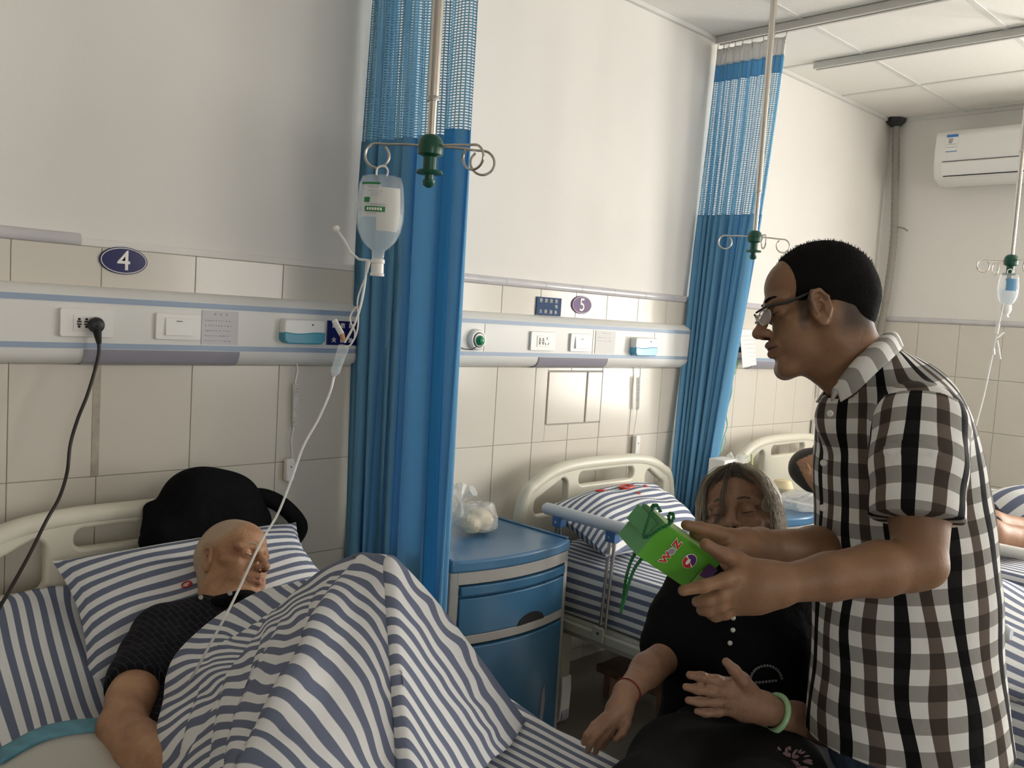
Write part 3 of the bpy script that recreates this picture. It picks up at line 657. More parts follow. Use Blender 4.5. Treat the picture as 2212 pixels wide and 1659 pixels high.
for k in range(4): b.box((5.2165, -.447-.008-.002*k, 2.548+.007*k), (5.218, -.435, 2.551+.007*k))
b.box((5.2165, -.482, 2.54), (5.218, -.428, 2.5412)); b.box((5.2165, -.482, 2.525), (5.218, -.428, 2.5262)); b.build('label_print', M['ink'], lb, smooth=False)
b = MB()
for k in range(4): b.box((5.2165, -.855+.012*k, 2.535), (5.22, -.847+.012*k, 2.542+.003*(k % 2)))
b.build('emblem', M['lampgrey'], e, smooth=False)
box_obj('side_bracket', (5.30, ay1-.002, 2.40), (X1, ay1+.006, 2.60), M['white'], e, bevel=.002)

# ------------------------------------------------------------------ ceiling tracks
def track(name, x, y0, y1, label, w=.022, h=.03):
    b = MB(); b.prism([(x-w, ZC-.004), (x-w, ZC-.004-h), (x-w*.35, ZC-.004-h), (x-w*.35, ZC-h+.004), (x+w*.35, ZC-h+.004), (x+w*.35, ZC-.004-h), (x+w, ZC-.004-h), (x+w, ZC-.004)], 1, y0, y1)
    return tag(b.build(name, M['track'], smooth=False), label, 'ceiling track')
track('curtain_track', 3.53, -3.6, -.02, 'aluminium curtain track on the ceiling above the far blue curtain')
track('curtain_track', 1.66, -3.6, -.02, 'aluminium curtain track above the near blue curtain')
HUBX1 = float(D(930, 322, 1.95)[0])
track('drip_track', 4.12, -3.6, -.19, 'grey ceiling track nearest the air conditioner, ending short of the wall')
track('drip_track', 3.03, -3.0, -.6, 'short ceiling track carrying the drip pole of bed five')
track('drip_track', HUBX1, -3.0, -.5, 'ceiling track carrying the drip pole with the large bottle')

# ------------------------------------------------------------------ curtains
def curtain(top, bot, znet, ztop, zbot, npl, amp0, amp1, label, seed=1, header=True, hem=None, wid=None):
    """top/bot: plan polylines (x, y) of the bunched cloth at the top and bottom"""
    R = np.random.default_rng(seed); NU = npl*16; u = np.linspace(0, 1, NU+1)
    ph = np.cumsum(R.uniform(.5, 1.5, NU+1)); ph = ph/ph[-1]*npl*2*PI; am = np.interp(u*npl, np.arange(npl+1), R.uniform(.55, 1.25, npl+1))
    if wid is not None: cw = np.r_[0, np.cumsum(wid)]/sum(wid); ph = np.interp(u, cw, np.arange(npl+1))*2*PI; am = am*np.interp(u, (cw[:-1]+cw[1:])/2, [min(1.15, 1.2/w_**.6) for w_ in wid])
    tp = spline(top, 30); bp = spline(bot, 30)
    def row(z):
        t = (ztop-z)/(ztop-zbot); q = lambda P: np.stack([np.interp(u, np.linspace(0, 1, len(P)), P[:, k]) for k in (0, 1)], 1)
        w_ = t**1.3; c_ = q(tp)*(1-w_)+q(bp)*w_; d = np.gradient(c_, axis=0); d /= np.linalg.norm(d, axis=1)[:, None]; n = np.stack([d[:, 1], -d[:, 0]], 1)
        a = (amp0+(amp1-amp0)*min(1, t*2.5))*am; wav = np.sin(ph+.5*math.sin(t*3+seed))*.85+.22*np.sin(ph*2.3+t*2.2)
        c_ = c_+n*(a*wav)[:, None]+d*(a*.45*np.sin(2*ph))[:, None]
        return np.column_stack([c_, np.full(NU+1, z)])
    e = empty('privacy_curtain', (float(np.mean([p[0] for p in top])), float(np.mean([p[1] for p in top])), ztop), label, 'privacy curtain', 'blue privacy curtains on ceiling tracks')
    def panel(name, za, zb, n, m, net=False):
        zz = np.linspace(za, zb, n); G = np.stack([row(z) for z in zz]); L = np.concatenate([[0], np.cumsum(np.linalg.norm(np.diff(G[n//2], axis=0), axis=1))])
        st = np.zeros(G.shape); st[..., 0] = L[None]/.0125; st[..., 1] = (zz[:, None])/.0080
        mi = m
        return MB().grid(G, st).build(name, mi, e, smooth=True, angle=180, solid=0 if net else .0015)
    panel('blue_header', ztop-.075, ztop-.15, 6, M['curt']); panel('white_header', ztop, ztop-.075, 6, M['paper']) if header else None
    panel('net_panel', ztop-.15, znet, 40, M['net'], True); panel('cloth_panel', znet, zbot, 60, M['curt'])
    if hem is not None:
        zz = np.linspace(znet, zbot, 60); G = np.stack([row(z)[int(hem*NU):int(hem*NU)+5] for z in zz]); G = G+np.array((-.010, -.004, 0)); MB().grid(G).build('hem_strip', M['curtedge'], e, angle=180, solid=.002)
    r0 = row(ztop-.005)
    for k in range(npl+1):
        p = r0[min(NU, k*16)]; c_ = tp[min(len(tp)-1, int(k/npl*(len(tp)-1)))]
        MB().tube(spline([(p[0], p[1], ztop-.03), (p[0]-.006, p[1]-.004, ztop-.005), (c_[0], c_[1], ztop+.02), (c_[0], c_[1], ZC-.03)], 5), .0018, 6).build('hook', M['steel'], e)
    return e
curtain([(1.655, -.035), (1.665, -.27), (1.655, -.50)], [(1.66, -.045), (1.67, -.28), (1.655, -.50)], 1.955, 2.70, .42, 7, .022, .040,
    'blue privacy curtain hanging between bed four and the blue cabinet, behind the large drip bottle', seed=4, hem=.85, wid=[.6, .7, 1.2, .7, .7, 2.6, 2.2])
curtain([(3.53, -.02), (3.53, -.15), (3.535, -.36)], [(3.37, -.045), (3.43, -.09), (3.49, -.16)], 1.955, 2.71, .45, 8, .018, .036,
    'blue privacy curtain hanging between bed five and bed six, gathered and swept aside', seed=9)

# ------------------------------------------------------------------ drip poles
def drip_pole(p, zt, zj, rot, label, hooks=(0, 1, 2, 3)):
    """p: hub centre; a steel tube from the ceiling, a green hub with four wire hooks"""
    x, y, z = p; e = empty('drip_pole', (x, y, z), label, 'drip pole', 'drip poles hanging from ceiling tracks')
    MB().cyl((x, y, zt), (x, y, zj), .0125, 20).build('upper_tube', M['steel'], e, angle=60)
    MB().cyl((x, y, zj+.01), (x, y, z+.02), .0095, 20).build('lower_tube', M['steel'], e, angle=60)
    MB().lathe([(.0135, zj-z-.004), (.0138, zj-z+.004), (.0125, zj-z+.006)], (x, y, z)).build('collar', M['steeldark'], e)
    MB().lathe([(.014, .030), (.020, .026), (.027, .016), (.028, .0), (.027, -.012), (.018, -.016), (.015, -.018), (.015, -.045), (.028, -.047), (.030, -.051), (.028, -.054), (.010, -.056), (.010, -.066), (.014, -.068), (.013, -.078), (.006, -.083)], (x, y, z), n=28).build('hub', M['green'], e, angle=50)
    for k in hooks:
        a = rot+k*PI/2; d = np.array((math.cos(a), math.sin(a), 0)); P0 = np.array((x, y, z)); up = np.array((0, 0, 1.))
        L = .115; pts = [P0+d*.018+up*.006, P0+d*.06+up*.006, P0+d*(L-.02)+up*.004]
        for t in np.linspace(80, -230, 12): pts.append(P0+d*(L-.0+.026*math.cos(math.radians(t)))+up*(-.022+.026*math.sin(math.radians(t))))
        MB().tube(spline(pts, 4), .0028, 8).build('hook', M['steel'], e)
    return e
HUB1 = D(930, 322, 1.95)
_cr = math.atan2(_r0[1], _r0[0])
drip_pole(HUB1, 2.727, A(934, 215, 0, HUB1[0])[2], _cr+PI+.04, 'steel drip pole nearest the viewer, green hub holding the large drip bottle', (0, 2, 1.62))
HUB2 = D(1630, 515, 3.5)
drip_pole(HUB2, 2.727, HUB2[2]+.18, _cr+.05, 'steel drip pole with empty hooks beside the far curtain', (0, 2, 3))
HUB3 = D(2184, 566, 3.7)
drip_pole(HUB3, 2.76, HUB3[2]+.45, _cr+PI+.02, 'steel drip pole at the right edge with a small blue labelled bottle', (0, 1, 3))

# ------------------------------------------------------------------ drip bottles
def bottle(p, s, label, near):
    """soft infusion bottle hung upside down; p = point of the hanging ring, s = body half width"""
    x, y, z = p; e = empty('infusion_bottle', p, label, 'infusion bottle'); ax = (0, 0, -1); q = .62; e1 = _r0
    k = s/.055; o = (x, y, z-.018*k)
    prof = [(.030, 0), (.044, .004), (.050, .020), (.053, .045), (.055, .075), (.0545, .10), (.050, .125), (.040, .148), (.026, .163), (.0155, .171), (.014, .185), (.0135, .205)]
    prof = [(r*k, h*k) for r, h in prof]
    MB().lathe(prof, o, ax, 36, (1, q), e1).build('shell', M['clear'], e, angle=180)
    fl = [(r*.94, h) for r, h in prof if h > .088*k]; fl = [(fl[0][0]*.98, .086*k)]+fl
    MB().lathe(fl, o, ax, 36, (1, q), e1).build('fluid', M['fluid'], e, angle=60)
    MB().lathe([(.0150*k, .190*k), (.0165*k, .192*k), (.0165*k, .199*k), (.0145*k, .2*k), (.0150*k, .222*k), (.017*k, .224*k), (.016*k, .229*k)], o, ax, 24, (1, .9), e1).build('cap', M['white'], e, angle=40)
    MB().tube(spline([np.array(p)+e1*a*k+np.array((0, 0, b*k)) for a, b in ((-.013, -.018), (-.012, -.004), (-.004, .003), (.006, .003), (.013, -.006), (.011, -.019))], 5), .0022*k, 8).build('hanging_ring', M['white'], e)
    return e, o, k
def panel_on(o, k, u0, u1, h0, h1, off=.0015, n=12):
    """a label wrapped on the bottle front: u along the width (-1..1), h depth below the shoulder"""
    prof = [(.044, .004), (.050, .020), (.053, .045), (.055, .075), (.0545, .10), (.050, .125), (.040, .148)]; G = []
    e2 = np.cross((0, 0, -1), _r0); e2 = -e2 if e2@_f > 0 else e2
    for h in np.linspace(h0, h1, 10):
        R = np.interp(h, [p[1] for p in prof], [p[0] for p in prof])
        G.append([np.array(o)+(_r0*R*uu+e2*R*.62*math.sqrt(max(0, 1-uu*uu)))*k+e2*off+np.array((0, 0, -h*k)) for uu in np.linspace(u0, u1, n)])
    return np.array(G)
BP = D(826, 362, 1.93)
e, o, k = bottle(BP, .052, 'large clear infusion bottle with green printed label hanging upside down', True)
MB().grid(panel_on(o, k, -.72, .10, .024, .098)).build('printed_label', material('translucent label', (.78, .79, .76), .4, alpha=.72), e)
MB().grid(panel_on(o, k, -.05, .88, .030, .128, .002)).build('paper_label', material('blank white label', (.72, .72, .68), .5, alpha=.85), e)
for a, b_, h0, h1 in ((-.80, .05, .020, .025), (-.60, -.36, .054, .065), (-.55, .30, .074, .086)): MB().grid(panel_on(o, k, a, b_, h0, h1, .003)).build('green_band', M['label_green'], e)
b = MB(); Rn = random.Random(5)
for h, u0, u1 in ((.028, -.55, .0), (.031, -.5, .0), (.039, -.45, .1), (.044, -.3, .1), (.049, -.3, .05), (.068, -.45, .2), (.0705, -.3, .3), (.089, -.5, -.1)):
    u = u0
    while u < u1:
        l = Rn.uniform(.03, .08); b.grid(panel_on(o, k, u, u+l, h, h+.0013, .0034, 3)[[0, 9]]); u += l+.03
for i in range(6): b.cur = 0
b.build('print_line', M['lampgrey'], e)
b = MB()
for i in range(6): b.grid(panel_on(o, k, -.46+.11*i, -.38+.11*i, .077, .083, .0045, 3)[[0, 9]])
b.build('white_characters', M['print'], e)
# drip set of bottle 1
e = empty('drip_line', (BP[0], BP[1], BP[2]-.25), 'clear drip tube with chamber running from the large bottle down to the lying man', 'drip tube')
Dn = 1.93
Q = lambda x, y, d=Dn: D(x, y, d)
MB().tube([Q(796, 564), Q(791, 590)], [.006, .0035], 10).build('spike', M['clear2'], e)
MB().tube(spline([Q(791, 588), Q(786, 625), Q(779, 660), Q(768, 695), Q(756, 720), Q(744, 740)], 8), .0026, 8).build('tube', M['clear2'], e)
MB().tube(spline([Q(789, 600), Q(777, 630), Q(772, 655), Q(774, 690), Q(770, 720), Q(757, 745), Q(746, 748)], 8), .0018, 8).build('tube', M['clear2'], e)
MB().tube(spline([Q(774, 660), Q(762, 672), Q(756, 690), Q(766, 715), Q(766, 730)], 8), .0018, 8).build('tube', M['clear2'], e)
MB().tube([Q(799, 563), Q(775, 560), Q(757, 545), Q(744, 520), Q(727, 495)], .0028, 8).build('air_vent_tube', M['clear2'], e)
MB().lathe([(.003, 0), (.0075, .002), (.0075, .008), (.004, .011)], Q(729, 498), Q(724, 490)-Q(729, 498), 14).build('vent_cap', M['white'], e)
MB().tube([Q(722, 692), Q(738, 722)], [.0065, .0065], 12).build('injection_port', M['clear2'], e)
MB().tube([Q(738, 722), Q(743, 736)], [.006, .004], 12).build('rubber_plug', material('orange rubber', (.55, .28, .12), .5), e)
a, b_ = Q(743, 748), Q(723, 806); dd = b_-a
MB().tube([a-dd*.06, a, a+dd*.08, a+dd*.22, b_], [.006, .012, .0125, .0115, .0105], 16).build('drip_chamber', M['clear'], e)
MB().tube([a+dd*.42, b_-dd*.03], [.0098, .0092], 16).build('fluid', M['fluid'], e)
MB().tube([b_, b_+dd*.12], [.008, .004], 12).build('connector', M['clear2'], e)
LD = [(722, 812, 1.93), (712, 850, 1.92), (688, 905, 1.9), (655, 965, 1.87), (628, 1040, 1.83), (600, 1110, 1.78), (570, 1160, 1.74), (545, 1210, 1.70), (515, 1275, 1.66), (485, 1335, 1.60), (455, 1390, 1.58), (430, 1436, 1.585), (405, 1480, 1.64), (388, 1515, 1.70)]
MB().tube(spline([D(*q) for q in LD], 8), .0025, 8).build('tube', M['clear2'], e)
# small bottle at the right
BP3 = D(2182, 583, 3.66)
e, o, k = bottle(BP3, .043, 'small white infusion bottle with a blue label near the right edge', False)
MB().grid(panel_on(o, k, -.55, .45, .03, .092)).build('blue_label', M['label_blue'], e)
MB().lathe([(.026*k, .165*k), (.0285*k, .19*k), (.02*k, .21*k)], o, (0, 0, -1), 24, (1, .7), _r0).build('white_collar', M['white'], e)
e = empty('drip_line', (BP3[0], BP3[1], BP3[2]-.2), 'thin white drip tube hanging from the small bottle at the right edge', 'drip tube')
q = lambda x, y: D(x, y, 3.66)
MB().tube(spline([q(2168, 655), q(2160, 690), q(2152, 725), q(2145, 762), q(2134, 815), q(2124, 860), q(2112, 905), q(2098, 960), q(2085, 1010)], 8), .0032, 8).build('tube', M['clear2'], e)
MB().tube([q(2157, 700), q(2152, 722)], .0075, 10).build('drip_chamber', M['clear2'], e)
MB().tube([q(2153, 730), q(2169, 718)], .004, 8).build('injection_port', M['white'], e); MB().tube([q(2154, 735), q(2161, 776)], .004, 8).build('clamp', M['white'], e); MB().tube([q(2145, 753), q(2146, 766)], .008, 8).build('roller', M['white'], e)

# ================================================================== FURNITURE
def headboard_mesh(x0, w, y, zb, zt, e, name='headboard'):
    """moulded board with an arched tube round it and three openings; zt = crown of the arch"""
    X = lambda t: x0+w*t
    arch = lambda t: zt-.118*abs(2*t-1)**4
    out = [(X(.015), zb), (X(.012), arch(0)-.06)]+[(X(t), arch(t)-.02) for t in np.linspace(.03, .97, 25)]+[(X(.988), arch(0)-.06), (X(.985), zb)]
    def rr(a, b, lo, hi, r=.022, n=6):
        """rounded opening between columns a..b, its top following the arch"""
        P = []
        for t, (z, sx, sz, a0) in (((b, (hi(b), -1, -1, 0))), (a, (hi(a), 1, -1, 90)), (a, (lo, 1, 1, 180)), (b, (lo, -1, 1, 270))):
            cx, cz = X(t)+sx*r, z+sz*r
            P += [(cx+r*math.cos(math.radians(a0+90*k/n)), cz+r*math.sin(math.radians(a0+90*k/n))) for k in range(n+1)]
        return P
    lo1 = zt-.187
    h = [rr(.065, .255, lo1, lambda t: arch(t)-.050, .028), rr(.325, .69, zt-.092, lambda t: zt-.042), rr(.78, .925, lo1, lambda t: arch(t)-.050, .028)]
    V, F = plate(out, h, .034, .009)
    V3 = np.column_stack([V[:, 0], y+V[:, 2], V[:, 1]]); MB().add(V3, F).build(name, M['abs'], e, angle=50)
    P = [(X(.0), y, zb)]+[(X(.0), y, arch(0)-.10)]+[(X(t), y, arch(t)-.012) for t in np.linspace(.03, .97, 21)]+[(X(1), y, arch(0)-.10), (X(1), y, zb)]
    MB().tube(spline(P, 5), .024, 14).build('headboard_tube', M['abs'], e)

def bed(x0, w, ytop, L, label, rails=(), zt=.90, foot=True, mat='stripe_wide', mz=.50):
    e = empty('hospital_bed', (x0+w/2, ytop-L/2, 0), label, 'hospital bed', 'hospital beds along the tiled wall'); x1 = x0+w; y1 = ytop-L
    headboard_mesh(x0, w, ytop, .40, zt, e)
    if foot: headboard_mesh(x0, w, y1, .38, zt-.14, e, 'footboard')
    b = MB()
    for x in (x0+.03, x1-.03): b.box((x-.02, y1+.03, .345), (x+.02, ytop-.03, .405))
    b.build('side_beam', M['frame'], e, smooth=False, bevel=.004)
    b = MB()
    for y in (ytop-.06, ytop-.75, ytop-1.3, y1+.06): b.box((x0+.03, y-.02, .35), (x1-.03, y+.02, .39))
    b.build('cross_beam', M['frame'], e, smooth=False, bevel=.003)
    box_obj('mattress_deck', (x0+.02, y1+.03, .388), (x1-.02, ytop-.04, .408), M['frame'], e, smooth=False, bevel=.003)
    # legs and castors
    for x in (x0+.05, x1-.05):
        for y in (ytop-.21, y1+.25):
            lg = MB().box((x-.025, y-.02, .15), (x+.025, y+.02, .35)).build('leg', M['frame'], e, smooth=False, bevel=.003)
            V, F = plate([(-.032, -.0), (-.034, .05), (-.03, .1), (.035, .1), (.035, -.03)]+[(.03*math.cos(t)+.0, -.045+.03*math.sin(t)) for t in np.linspace(0, -PI, 10)], [[(.018*math.cos(t), -.04+.018*math.sin(t)) for t in np.linspace(0, 2*PI, 16, endpoint=False)]], .05, .004)
            ca = MB().add(np.column_stack([x+V[:, 2], y+V[:, 0], .077+V[:, 1]]), F).build('castor_housing', M['white'], e, angle=40)
            MB().cyl((x-.018, y, .036), (x+.018, y, .036), .036, 24).build('wheel', M['lampgrey'], e, angle=40)
    # mattress with its sheet: stripes run the length of the bed and fold over the side
    zz0, zz1 = .408, mz; prof = [(x0+.035, zz0), (x0+.02, zz0+.02), (x0+.015, (zz0+zz1)/2), (x0+.03, zz1-.015), (x0+.06, zz1)]+[(x0+.06+(w-.12)*t, zz1+.012*math.sin(PI*t)) for t in np.linspace(.08, .92, 14)]+[(x1-.06, zz1), (x1-.03, zz1-.015), (x1-.015, (zz0+zz1)/2), (x1-.02, zz0+.02), (x1-.035, zz0)]
    prof = spline(prof, 3); Lp = np.concatenate([[0], np.cumsum(np.linalg.norm(np.diff(prof, axis=0), axis=1))]); ys = np.linspace(ytop-.06, y1+.06, 40); G = np.zeros((len(ys), len(prof), 3)); st = np.zeros_like(G)
    for i, y in enumerate(ys):
        q = min(1, (ytop-.03-y)/.05, (y-y1-.03)/.05)
        G[i, :, 0] = prof[:, 0]+.004*np.sin(y*9+prof[:, 1]*30); G[i, :, 1] = y; G[i, :, 2] = prof[:, 1]+.004*np.sin(y*7+prof[:, 0]*11)-.02*(1-q); st[i, :, 0] = Lp/.034
    MB().grid(G, st).build('mattress', M[mat], e, angle=180)
    return e
def side_rail(e, x, ys, z, y0, y1, out, zb=.40, col='alu', lean=0):
    MB().tube([(x, y0, z), (x, y0-.01, z), (x, y1+.01, z), (x, y1, z)], [.014, .021, .021, .014], 14).build('rail_tube', M[col], e)
    MB().box((x-.012, y1, zb-.035), (x+.012, y0, zb-.005)).build('rail_base', M['frame'], e, bevel=.003, smooth=False)
    for y in ys:
        b = MB(); b.box((x-.016, y-.02, z-.052), (x+.016, y+.02, z-.012)); br = b.build('bracket', M['bracket'], e, bevel=.003)
        MB().cyl((x-out*.019, y, z-.035), (x-out*.014, y, z-.035), .005, 10).build('rivet', M['steel'], br)
        for dy in (-.010, .010): MB().cyl((x, y+dy, z-.05), (x, y+dy+lean, zb-.01), .0062, 12).build('rail_post', M['steel'], e, angle=60)
        b = MB(); b.box((x-.022, y-.022+lean, zb-.03), (x-.014, y+.026+lean, zb+.02)); lw = b.build('hinge_plate', M['frame'], e, bevel=.003)
        MB().cyl((x-.025, y+lean, zb), (x-.02, y+lean, zb), .005, 8).build('pivot_bolt', M['ink'], lw)
B4X, B5X, B6X, BW = .455, 2.30, 3.75, .93
b4 = bed(B4X, BW, -.13, 2.02, 'cream hospital bed nearest the viewer under number 4, the old man in it', foot=False, zt=.895, mz=.565)
b5 = bed(B5X, BW, -.15, 2.02, 'empty cream hospital bed under number 5 beside the blue cabinet', foot=True, zt=.895, mz=.60)
side_rail(b5, B5X-.012, [-.36, -.60, -1.0, -1.42], .772, -.285, -1.80, 1, .41, lean=.015)
side_rail(b5, B5X+BW+.012, [-.40, -.78, -1.15, -1.50], .62, -.3, -1.62, -1, .40)
b6 = bed(B6X, BW, -.15, 2.02, 'cream hospital bed farthest away by the corner, a patient lying in it', foot=True, zt=.915, mz=.57)
side_rail(b6, B6X-.012, [-.36, -.78, -1.15, -1.50], .665, -.26, -1.62, 1, .41, 'rail')
side_rail(b6, B6X+BW+.012, [-.40, -.78, -1.15, -1.42], .73, -.3, -1.62, -1, .40, 'rail')
# folded footrest bar seen under bed five
o = MB().box((2.62, -.62, .10), (3.1, -.30, .13)).build('low_bench', M['wood'], smooth=False, bevel=.004); b = MB()
for x in (2.65, 3.05):
    b = MB().box((x, -.60, 0), (x+.03, -.57, .10)).build('leg', M['wood'], o, smooth=False); MB().box((x, -.35, 0), (x+.03, -.32, .10)).build('leg', M['wood'], o, smooth=False)
tag(o, 'brown wooden bench on the floor under bed five', 'bench')

# ------------------------------------------------------------------ cabinets
def cabinet(x0, x1, yb, yf, zt, label):
    e = empty('bedside_cabinet', ((x0+x1)/2, (yb+yf)/2, 0), label, 'bedside cabinet', 'blue bedside cabinets'); w = x1-x0
    bow = lambda x, d=.045: yf-d*max(0, math.sin(PI*min(1, max(0, (x-x0)/w))))**.8
    def slab(name, z0, z1, m, inset=0, dy=0, xa=None, xb=None, bev=.003, par=e, back=None):
        xa = x0+inset if xa is None else xa; xb = x1-inset if xb is None else xb; pl = [(x, bow(x)+dy) for x in np.linspace(xa, xb, 17)]; back = yb if back is None else back
        return MB().prism(pl+[(xb, back), (xa, back)], 2, z0, z1).build(name, m, par, bevel=bev, angle=30)
    slab('body', .04, zt-.05, M['cabblue'], .012, .02)
    for x in (x0+.05, x1-.05):
        for y in (yb-.06, yf+.06): MB().cyl((x-.012, y, .022), (x+.012, y, .022), .022, 18).build('castor', M['lampgrey'], e, angle=40)
    # grey frame: posts and bands
    for xa, xb in ((x0, x0+.026), (x1-.026, x1)): slab('corner_post', .03, zt-.035, M['cabgrey'], xa=xa, xb=xb, dy=-.003, back=bow((xa+xb)/2)+.035)
    slab('band', zt-.075, zt-.035, M['cabgrey'], dy=-.004, xa=x0+.02, xb=x1-.02, back=yf+.03); slab('band', zt-.262, zt-.232, M['cabgrey'], dy=-.004, xa=x0+.02, xb=x1-.02, back=yf+.03); slab('band', .03, .055, M['cabgrey'], dy=-.004, xa=x0+.02, xb=x1-.02, back=yf+.03)
    slab('top', zt-.038, zt, M['cabtop'], -.004, -.008, bev=.008)
    for xa in (x0-.002, x1-.012): MB().box((xa, yf, zt), (xa+.014, yb-.03, zt+.006)).build('rim', M['cabtop'], e, bevel=.002)
    # drawer: a lip, a hollow, the front with its scooped grip
    d = slab('drawer', zt-.232, zt-.118, M['cabblue'], .03, -.006, back=yf+.02)
    slab('drawer_lip', zt-.108, zt-.08, M['cabblue'], .03, -.010, back=yf+.02, par=d)
    slab('drawer_hollow', zt-.118, zt-.106, M['cabblue'], .03, .006, back=yf+.02, par=d)
    cx = x0+w*.6; pl = [(cx+.062*math.cos(t), zt-.232+.034*math.sin(t)) for t in np.linspace(0, PI, 16)]
    yc = bow(cx)-.0075; b = MB(); P = []
    for px_, pz in pl: P.append((px_, bow(px_)-.0085, pz))
    n = len(P); b.add(P+[(p[0], p[1]+.006, p[2]) for p in P], [tuple(range(n))]+[(i, i+1, i+1+n, i+n) for i in range(n-1)]); b.build('grip_recess', M['black'], d, smooth=False)
    dr = slab('door', .06, zt-.27, M['cabblue'], .03, -.008, back=yf+.02)
    sx = x0+w*.76; b = MB(); b.prism([(sx-.008, .125), (sx+.006, .115), (sx+.012, .19), (sx+.004, .245), (sx-.006, .21)], 1, bow(sx)-.0105, bow(sx)-.008); b.build('tape_mark', M['lampgrey'], dr, smooth=False)
    return e
cabinet(1.715, 2.235, -.04, -.455, .705, 'blue bedside cabinet with grey trim and a bag of buns on top, beside bed five')
cabinet(3.265, 3.60, -.27, -.66, .70, 'blue bedside cabinet behind the seated woman, beside bed six, carrying plastic bags')

# ------------------------------------------------------------------ pillows
def pillow(c, T, name, label, cat, group, nst, n=28, sag=.4, seed=1, mat='stripe', trans=False, pipe=True, ear=.9, marks=None, Tb=None):
    """c: corner points c00 c10 c11 c01 (u along 0->1); T: half thickness"""
    c = [np.array(p, float) for p in c]; u = np.linspace(0, 1, n); R = np.random.default_rng(seed); ph = R.uniform(0, 6, 8)
    nrm = np.cross(c[1]-c[0], c[3]-c[0]); nrm /= np.linalg.norm(nrm); nrm *= np.sign(nrm[2]) if abs(nrm[2]) > .1 else 1
    def side(s, TT):
        G = np.zeros((n, n, 3)); st = np.zeros_like(G)
        for i, a in enumerate(u):
            for j, b in enumerate(u):
                ea, eb = 1-abs(2*a-1)**2.6, 1-abs(2*b-1)**2.6; f = (max(ea, 0)*max(eb, 0))**.55
                aa = .5+(a-.5)*(1-.09*(1-(2*b-1)**2)**1.0*(abs(2*a-1)**3)); bb = .5+(b-.5)*(1-.09*(1-(2*a-1)**2)*(abs(2*b-1)**3))
                p = c[0]*(1-aa)*(1-bb)+c[1]*aa*(1-bb)+c[2]*aa*bb+c[3]*(1-aa)*bb
                wr = .006*math.sin(a*17+ph[0]+3*b)*math.sin(b*9+ph[1])+.005*math.sin(b*23+a*7+ph[2])
                G[i, j] = p+nrm*(s*TT*f+wr*f*s); k = (b if not trans else a); st[i, j, 0] = k*nst+.12*math.sin((a if not trans else b)*9+ph[3])
        return G, st
    b = MB(); G, S = side(1, T); b.grid(G, S); G2, S2 = side(-1, Tb or T*.7); b.grid(G2[::-1], S2[::-1])
    o = b.build(name, M[mat], None, angle=180, solid=0); tag(o, label, cat, group)
    return o, G
def redmarks(G, spots, parent, sz=.05):
    """small red embroidered lettering lying on the pillow"""
    n = len(G)
    for a, bb, s, ch in spots:
        b = MB()
        i, j = int(a*(n-1)), int(bb*(n-1)); p = G[i, j]; ex = G[min(i+2, n-1), j]-G[i-2, j]; ey = G[i, min(j+2, n-1)]-G[i, j-2]; ex /= np.linalg.norm(ex); nn = np.cross(ex, ey); nn /= np.linalg.norm(nn)
        nn = nn if nn[2] > 0 else -nn; ey = np.cross(nn, ex)
        P = [p+nn*.004+(ex*math.cos(t)*s+ey*math.sin(t)*s*.6) for t in np.linspace(.5, 2*PI-.4, 20)]; b.tube(P, s*.16, 6)
        b.tube([p+nn*.004+ex*s*.1-ey*s*.3, p+nn*.004+ex*s*1.0+ey*s*.1], s*.14, 6)
        b.build('embroidered_mark', M['red'], parent)
P4 = [A(112, 1212, 1, -.21), A(640, 1128, 1, -.22), A(728, 1262, 1, -.50), A(185, 1500, 2, .575)]
o, G = pillow([P4[3], P4[2], P4[1], P4[0]], .080, 'pillow', 'plump blue and white striped pillow under the old man\'s bald head', 'pillow', 'striped pillows on the beds', 10.5, seed=3)
redmarks(G, [(.44, .44, .012, 'a'), (.50, .30, .011, 'b')], o)
p5 = [(2.47, -.56, .60), (3.02, -.60, .56), (3.14, -.20, .70), (2.36, -.20, .68)]
p5 = [A(1312, 1205, 1, -.60), A(1520, 1140, 1, -.46), A(1405, 1052, 1, -.19), A(1172, 1098, 1, -.24)]
o, G = pillow(p5, .098, 'pillow', 'puffed striped pillow with red lettering on the empty bed five', 'pillow', 'striped pillows on the beds', 13, seed=5)
redmarks(G, [(.52, .74, .034, 'a'), (.30, .76, .022, 'b'), (.66, .62, .012, 'c'), (.55, .55, .010, 'd')], o)
p6 = [(3.86, -.62, .56), (4.56, -.62, .56), (4.56, -.22, .60), (3.86, -.22, .60)]
o, G = pillow(p6, .06, 'pillow', 'striped pillow under the head of the dark haired patient in bed six', 'pillow', 'striped pillows on the beds', 11, seed=8)
def folded(P, name, label, nst, seed=2, T=.05):
    o, G = pillow(P, T, name, label, 'folded quilt', None, nst, seed=seed); return o
o = tag(MB().box((2.34, -.24, .50), (2.52, -.17, .62)).build('rolled_towel', M['navy'], bevel=.025, seg=4), 'dark blue rolled cloth tucked between the headboard and pillow of bed five', 'cloth')
